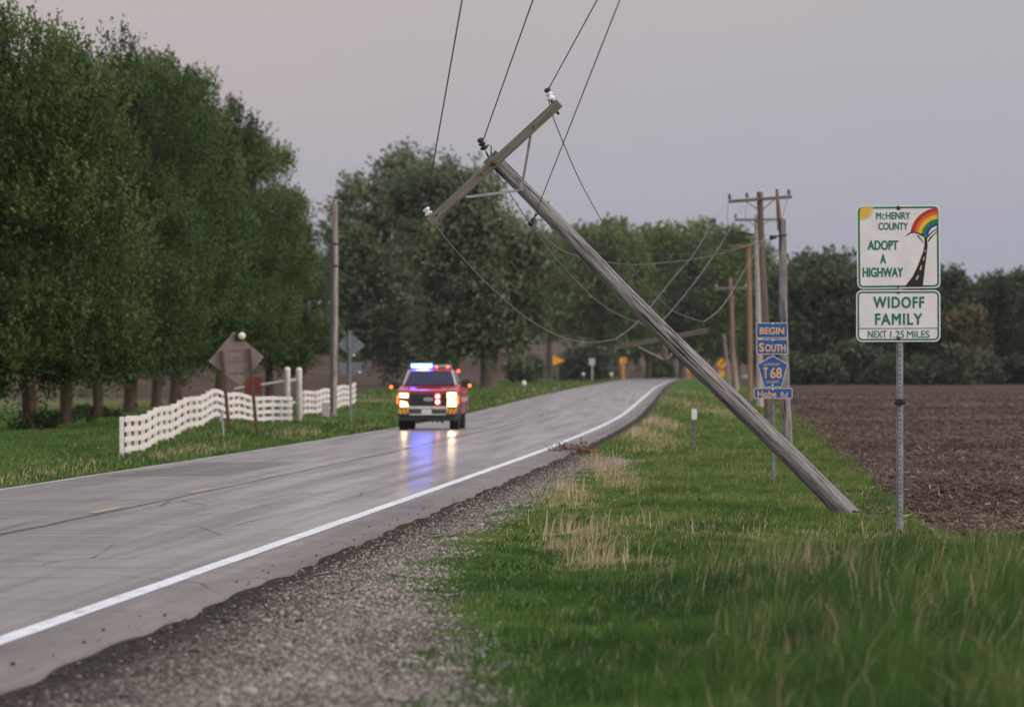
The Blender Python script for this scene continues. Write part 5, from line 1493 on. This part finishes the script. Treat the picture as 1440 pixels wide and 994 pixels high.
for s in (-1, 1):
    pane('pillar_trim', [(s * .80, 1.36, 1.40), (s * .865, 1.40, 1.40), (s * .722, 1.97, 1.85), (s * .655, 1.95, 1.85)], whitep, cab, (0, -.04, .03))
    for y0, y1 in ((1.75, 2.75), (2.82, 3.75)):
        pane('side_window', [(s * .875, y0, 1.45), (s * .875, y1, 1.45), (s * .745, min(y1, 3.7), 1.81), (s * .745, max(y0, 2.05), 1.81)], glass, cab, (s * .012, 0, .004))
    for y0 in (1.5, 2.78):
        mb = MB(); mb.box((s * 1.0, y0 + .62, .92), (.012, 1.2, .82), None, .004); d_ = mb.build('door', redp, body)
        mb = MB(); mb.box((s * 1.015, y0 + 1.02, 1.20), (.03, .2, .04), None, .01); mb.build('handle', chrome, d_)
    mb = MB(); mb.box((s * 1.004, 3.6, .95), (.012, 4.6, .14), None, .003); mb.build('side_stripe', whitep, body)
mb = MB(); mb.tube([V3(-.35, 1.36, 1.405), V3(0.05, 1.40, 1.425), V3(.5, 1.62, 1.50)], .012, 6); mb.tube([V3(-.65, 1.36, 1.40), V3(-.3, 1.40, 1.425)], .012, 6); mb.build('wiper', plastic, cab)
# front
mb = MB(); mb.box((0, .045, .935), (1.20, .08, .44), None, .04); gr = mb.build('grille', grillem, truck)
mb = MB()
for zc in (1.10, 1.0, .83, .77): mb.box((0, .0, zc), (1.12, .03, .022), None, .006)
for xx in (-.57, .57): mb.box((xx, .0, .93), (.03, .03, .40), None, .008)
mb.build('grille_bars', M('grille_bar_grey', (.050, .050, .058), .4, .4, .2, 8), gr)
mb = MB()
loop = [(.155 * math.cos(a), .062 * math.sin(a)) for a in [2 * math.pi * i / 28 for i in range(28)]]
mb.prism(loop, V3(.02, -.018, .965), XA, ZA, NEG, .03); em = mb.build('emblem', chrome, gr)
mb = MB(); mb.prism([(x * .86, y * .78) for x, y in loop], V3(.02, -.021, .965), XA, ZA, NEG, .004); ef = mb.build('emblem_field', M('emblem_blue', (.16, .19, .30), .3, .3, .1, 10), em)
mb = MB(); add_text(mb, 'Ford', (-.075, .115, .938, .992), V3(0, -.0225, 0), XA, ZA, .01); mb.build('emblem_script', chrome, em)
for s in (-1, 1):
    mb = MB(); mb.prism(rrect(s * .765 - .175, s * .765 + .175, .70, 1.20, .05), V3(0, -.012, 0), XA, ZA, NEG, .12); hs_ = mb.build('headlight', M('lamp_housing_dark', (.06, .06, .065), .25, .3, .2, 8), truck)
    bulbs = []
    hi = [(-.145, 1.02), (.145, 1.0), (.165, 1.165), (-.14, 1.165)] if s < 0 else [(-.16, 1.0), (.15, 1.0), (.15, 1.18), (-.16, 1.18)]
    lo_ = [(-.12, .72), (.165, .72), (.12, .88), (-.11, .93)] if s < 0 else [(-.15, .73), (.15, .73), (.15, .97), (-.15, .97)]
    for q in (hi, lo_):
        mb = MB(); mb.prism([(s * .765 + x, z_) for x, z_ in q], V3(0, -.02, 0), XA, ZA, NEG, .03); la_ = mb.build('lamp', head_m, hs_)
        cx_ = sum(x for x, _ in q) / 4; cz_ = sum(z_ for _, z_ in q) / 4; f_ = .66 if s > 0 else .52
        mb = MB(); mb.prism([(s * .765 + cx_ + (x - cx_) * f_, cz_ + (z_ - cz_) * f_) for x, z_ in q], V3(0, -.024, 0), XA, ZA, NEG, .02); bulbs.append((mb, hs_))
    for mb, p_ in bulbs: mb.build('bulb', core_m, p_)
    mb = MB(); mb.prism(rrect(s * .958 - .018, s * .958 + .018, .82, 1.08, .015), V3(0, -.005, 0), XA, ZA, NEG, .05); mb.build('turn_signal', amber_m if s < 0 else amber_m, hs_)
for zc, mt in ((1.06, pink_m), (.885, pink_m)):
    mb = MB(); mb.lathe((.315, -.02, zc), NEG, [(.085, 0), (.085, .02), (.07, .03)], 18); g_ = mb.build('grille_light', redl_m, gr)
    mb = MB(); mb.lathe((.315, -.045, zc), NEG, [(.048, 0), (.046, .012), (.02, .02)], 16); mb.build('lens_core', mt, g_)
mb = MB(); loft(mb, [(-.03, rrect(-.62, .62, .665, .745, .02)), (.05, rrect(-.62, .62, .655, .75, .02))], False); mb.build('grille_lower_trim', chrome, truck)
mb = MB(); loft(mb, [(-.12, rrect(-.60, .60, .47, .645, .03)), (-.10, rrect(-.92, .92, .46, .66, .05)), (.05, rrect(-.985, .985, .45, .68, .06)), (.40, rrect(-.99, .99, .45, .68, .06))], False); bu = mb.build('bumper', M('bumper_grey', (.055, .055, .06), .4, .2, .2, 6), truck)
mb = MB(); loft(mb, [(-.04, rrect(-.86, .86, .30, .48, .05)), (.30, rrect(-.93, .93, .28, .50, .05))], False)
for q in range(7): mb.box((-.45 + .15 * q, .2, .27 + .012 * math.sin(q * 5)), (.10, .2, .06), None, .015)
mb.build('bumper_skirt', plastic, bu)
mb = MB(); mb.box((0, -.127, .485), (1.16, .012, .035), None, .004); mb.build('bumper_trim', chrome, bu)
mb = MB(); mb.box((-.03, -.14, .565), (.31, .012, .155), None, .004); pl_ = mb.build('licence_plate', M('plate_white', (.62, .59, .57), .5, 0, .1, 12), bu)
mb = MB(); mb.flat([(-.16, .535), (.10, .535), (.10, .548), (-.16, .548)], V3(0, -.148, 0), XA, ZA); mb.build('plate_frame_line', M('plate_ink', (.25, .12, .12), .6), pl_)
for s in (-1, 1):
    p_ = rrect(s * .765 - .17, s * .765 + .16, .51, .66, .02)
    mb = MB(); mb.prism(p_, V3(0, -.128, 0), XA, ZA, NEG, .012); ch = mb.build('chevron_panel', M('chevron_yellow', (.60, .50, .03), .4, 0, .1, 10), bu)
    mb = MB()
    for q in (-.13, .0, .13):
        mb.flat([(s * .765 + q * .95 - .04 * s, .513), (s * .765 + q * .95 + .022 * s, .513), (s * .765 + min(.165, max(-.165, q * .95 + .10 * s)), .657), (s * .765 + min(.165, max(-.165, q * .95 + .035 * s)), .657)], V3(0, -.1305, 0), XA, ZA)
    mb.build('chevron_stripes', M('chevron_red', (.42, .03, .02), .4, 0, .1, 10), ch)
    # mirrors
    xo = -1.145 if s < 0 else 1.17; zo = 1.43 if s < 0 else 1.47
    mb = MB(); mb.box((xo, 1.55, zo), (.26, .12, .27), None, .04); mi = mb.build('mirror', plastic, truck)
    mb = MB(); mb.tube([V3(s * .93, 1.62, 1.36), V3(xo - s * .05, 1.56, zo - .06)], .03, 8); mb.tube([V3(s * .93, 1.62, 1.46), V3(xo - s * .05, 1.56, zo + .05)], .025, 8); mb.build('mirror_arm', plastic, mi)
    mb = MB(); mb.lathe((xo + s * .095, 1.485, zo - .075), NEG, [(.05, 0), (.05, .015), (.02, .025)], 12); mb.build('marker_lamp', amber_m, mi)
    # wheel arches and wheels
    for yc in (1.02, 5.0):
        mb = MB(); loop_ = [(yc + .50 * math.cos(a), .46 + .50 * math.sin(a)) for a in [math.pi * i / 14 for i in range(15)]]
        mb.prism(loop_, V3(s * 1.006, 0, 0), YA, ZA, XA * s, .02); mb.build('wheel_arch', plastic, body)
        mb = MB(); mb.lathe((s * .66, yc, .405), XA * s, [(.26, 0), (.385, .0), (.405, .03), (.405, .26), (.385, .30), (.27, .305)], 32)
        for q in range(24):
            a = 2 * math.pi * q / 24; mb.box((s * .81, yc + .405 * math.cos(a), .405 + .405 * math.sin(a)), (.25, .05, .02), (XA, V3(0, -math.sin(a), math.cos(a)), V3(0, math.cos(a), math.sin(a))))
        wt = mb.build('wheel', rubber, truck)
        mb = MB(); mb.lathe((s * .80, yc, .405), XA * s, [(.26, 0), (.255, .13), (.20, .155), (.06, .165), (.05, .18)], 20); mb.build('rim', rimm, wt)
mb = MB(); mb.box((0, 3.0, .40), (1.3, 5.2, .18)); mb.tube([V3(-.7, 1.02, .40), V3(.7, 1.02, .40)], .05, 8); mb.tube([V3(-.7, 5.0, .40), V3(.7, 5.0, .40)], .06, 8); mb.build('underframe', plastic, truck)
# roof lights
mb = MB(); mb.box((0, 2.35, 1.955), (1.30, .30, .04), None, .01)
for xx in (-.5, .5): mb.box((xx, 2.35, 1.93), (.06, .24, .06), None, .01)
lb = mb.build('light_bar', M('light_bar_grey', (.20, .21, .24), .4, .3, .2, 10), truck)
mb = MB(); mb.box((-.31, 2.33, 2.03), (.66, .30, .11), None, .025); bl = mb.build('blue_strobe', blue_m, lb)
mb = MB(); mb.box((-.27, 2.165, 2.012), (.40, .02, .045), None, .008); mb.build('strobe_core', bluecore_m, bl)
mb = MB(); mb.box((.36, 2.33, 2.01), (.58, .28, .075), None, .02); cl = mb.build('clear_module', M('clear_lens_grey', (.30, .32, .38), .2, 0, .2, 10), lb)
for xx in (.17, .53):
    mb = MB(); mb.lathe((xx, 2.19, 1.995), NEG, [(.042, 0), (.04, .012), (.02, .02)], 12); mb.build('amber_lamp', amber_m, cl)
mb = MB(); mb.tube([V3(.66, 2.6, 1.90), V3(.84, 2.75, 1.86)], .02, 6); sb_ = mb.build('side_light_bracket', plastic, truck)
mb = MB(); mb.lathe((.85, 2.72, 1.855), NEG, [(.045, 0), (.04, .02), (.02, .03)], 12); mb.build('side_light', redl_m, sb_)
mb = MB(); mb.box((0, 5.1, 1.46), (1.9, 1.9, .16), None, .03); mb.build('bed_cover', M('bed_black', (.03, .03, .032), .6, 0, .2, 5), truck)

# ------------------------------------------------------------------ the air
hz = bpy.data.materials.new('haze'); k = Nd(hz)
pv = k.new('ShaderNodeVolumePrincipled'); pv.inputs['Color'].default_value = (.86, .90, .97, 1); pv.inputs['Density'].default_value = .00004; pv.inputs['Anisotropy'].default_value = .2
k.t.links.new(pv.outputs[0], k.out.inputs['Volume'])
mb = MB(); mb.box((400, 1300, 29), (6400, 2900, 64))
ho = mb.build('haze', hz); tag(ho, kind='stuff')
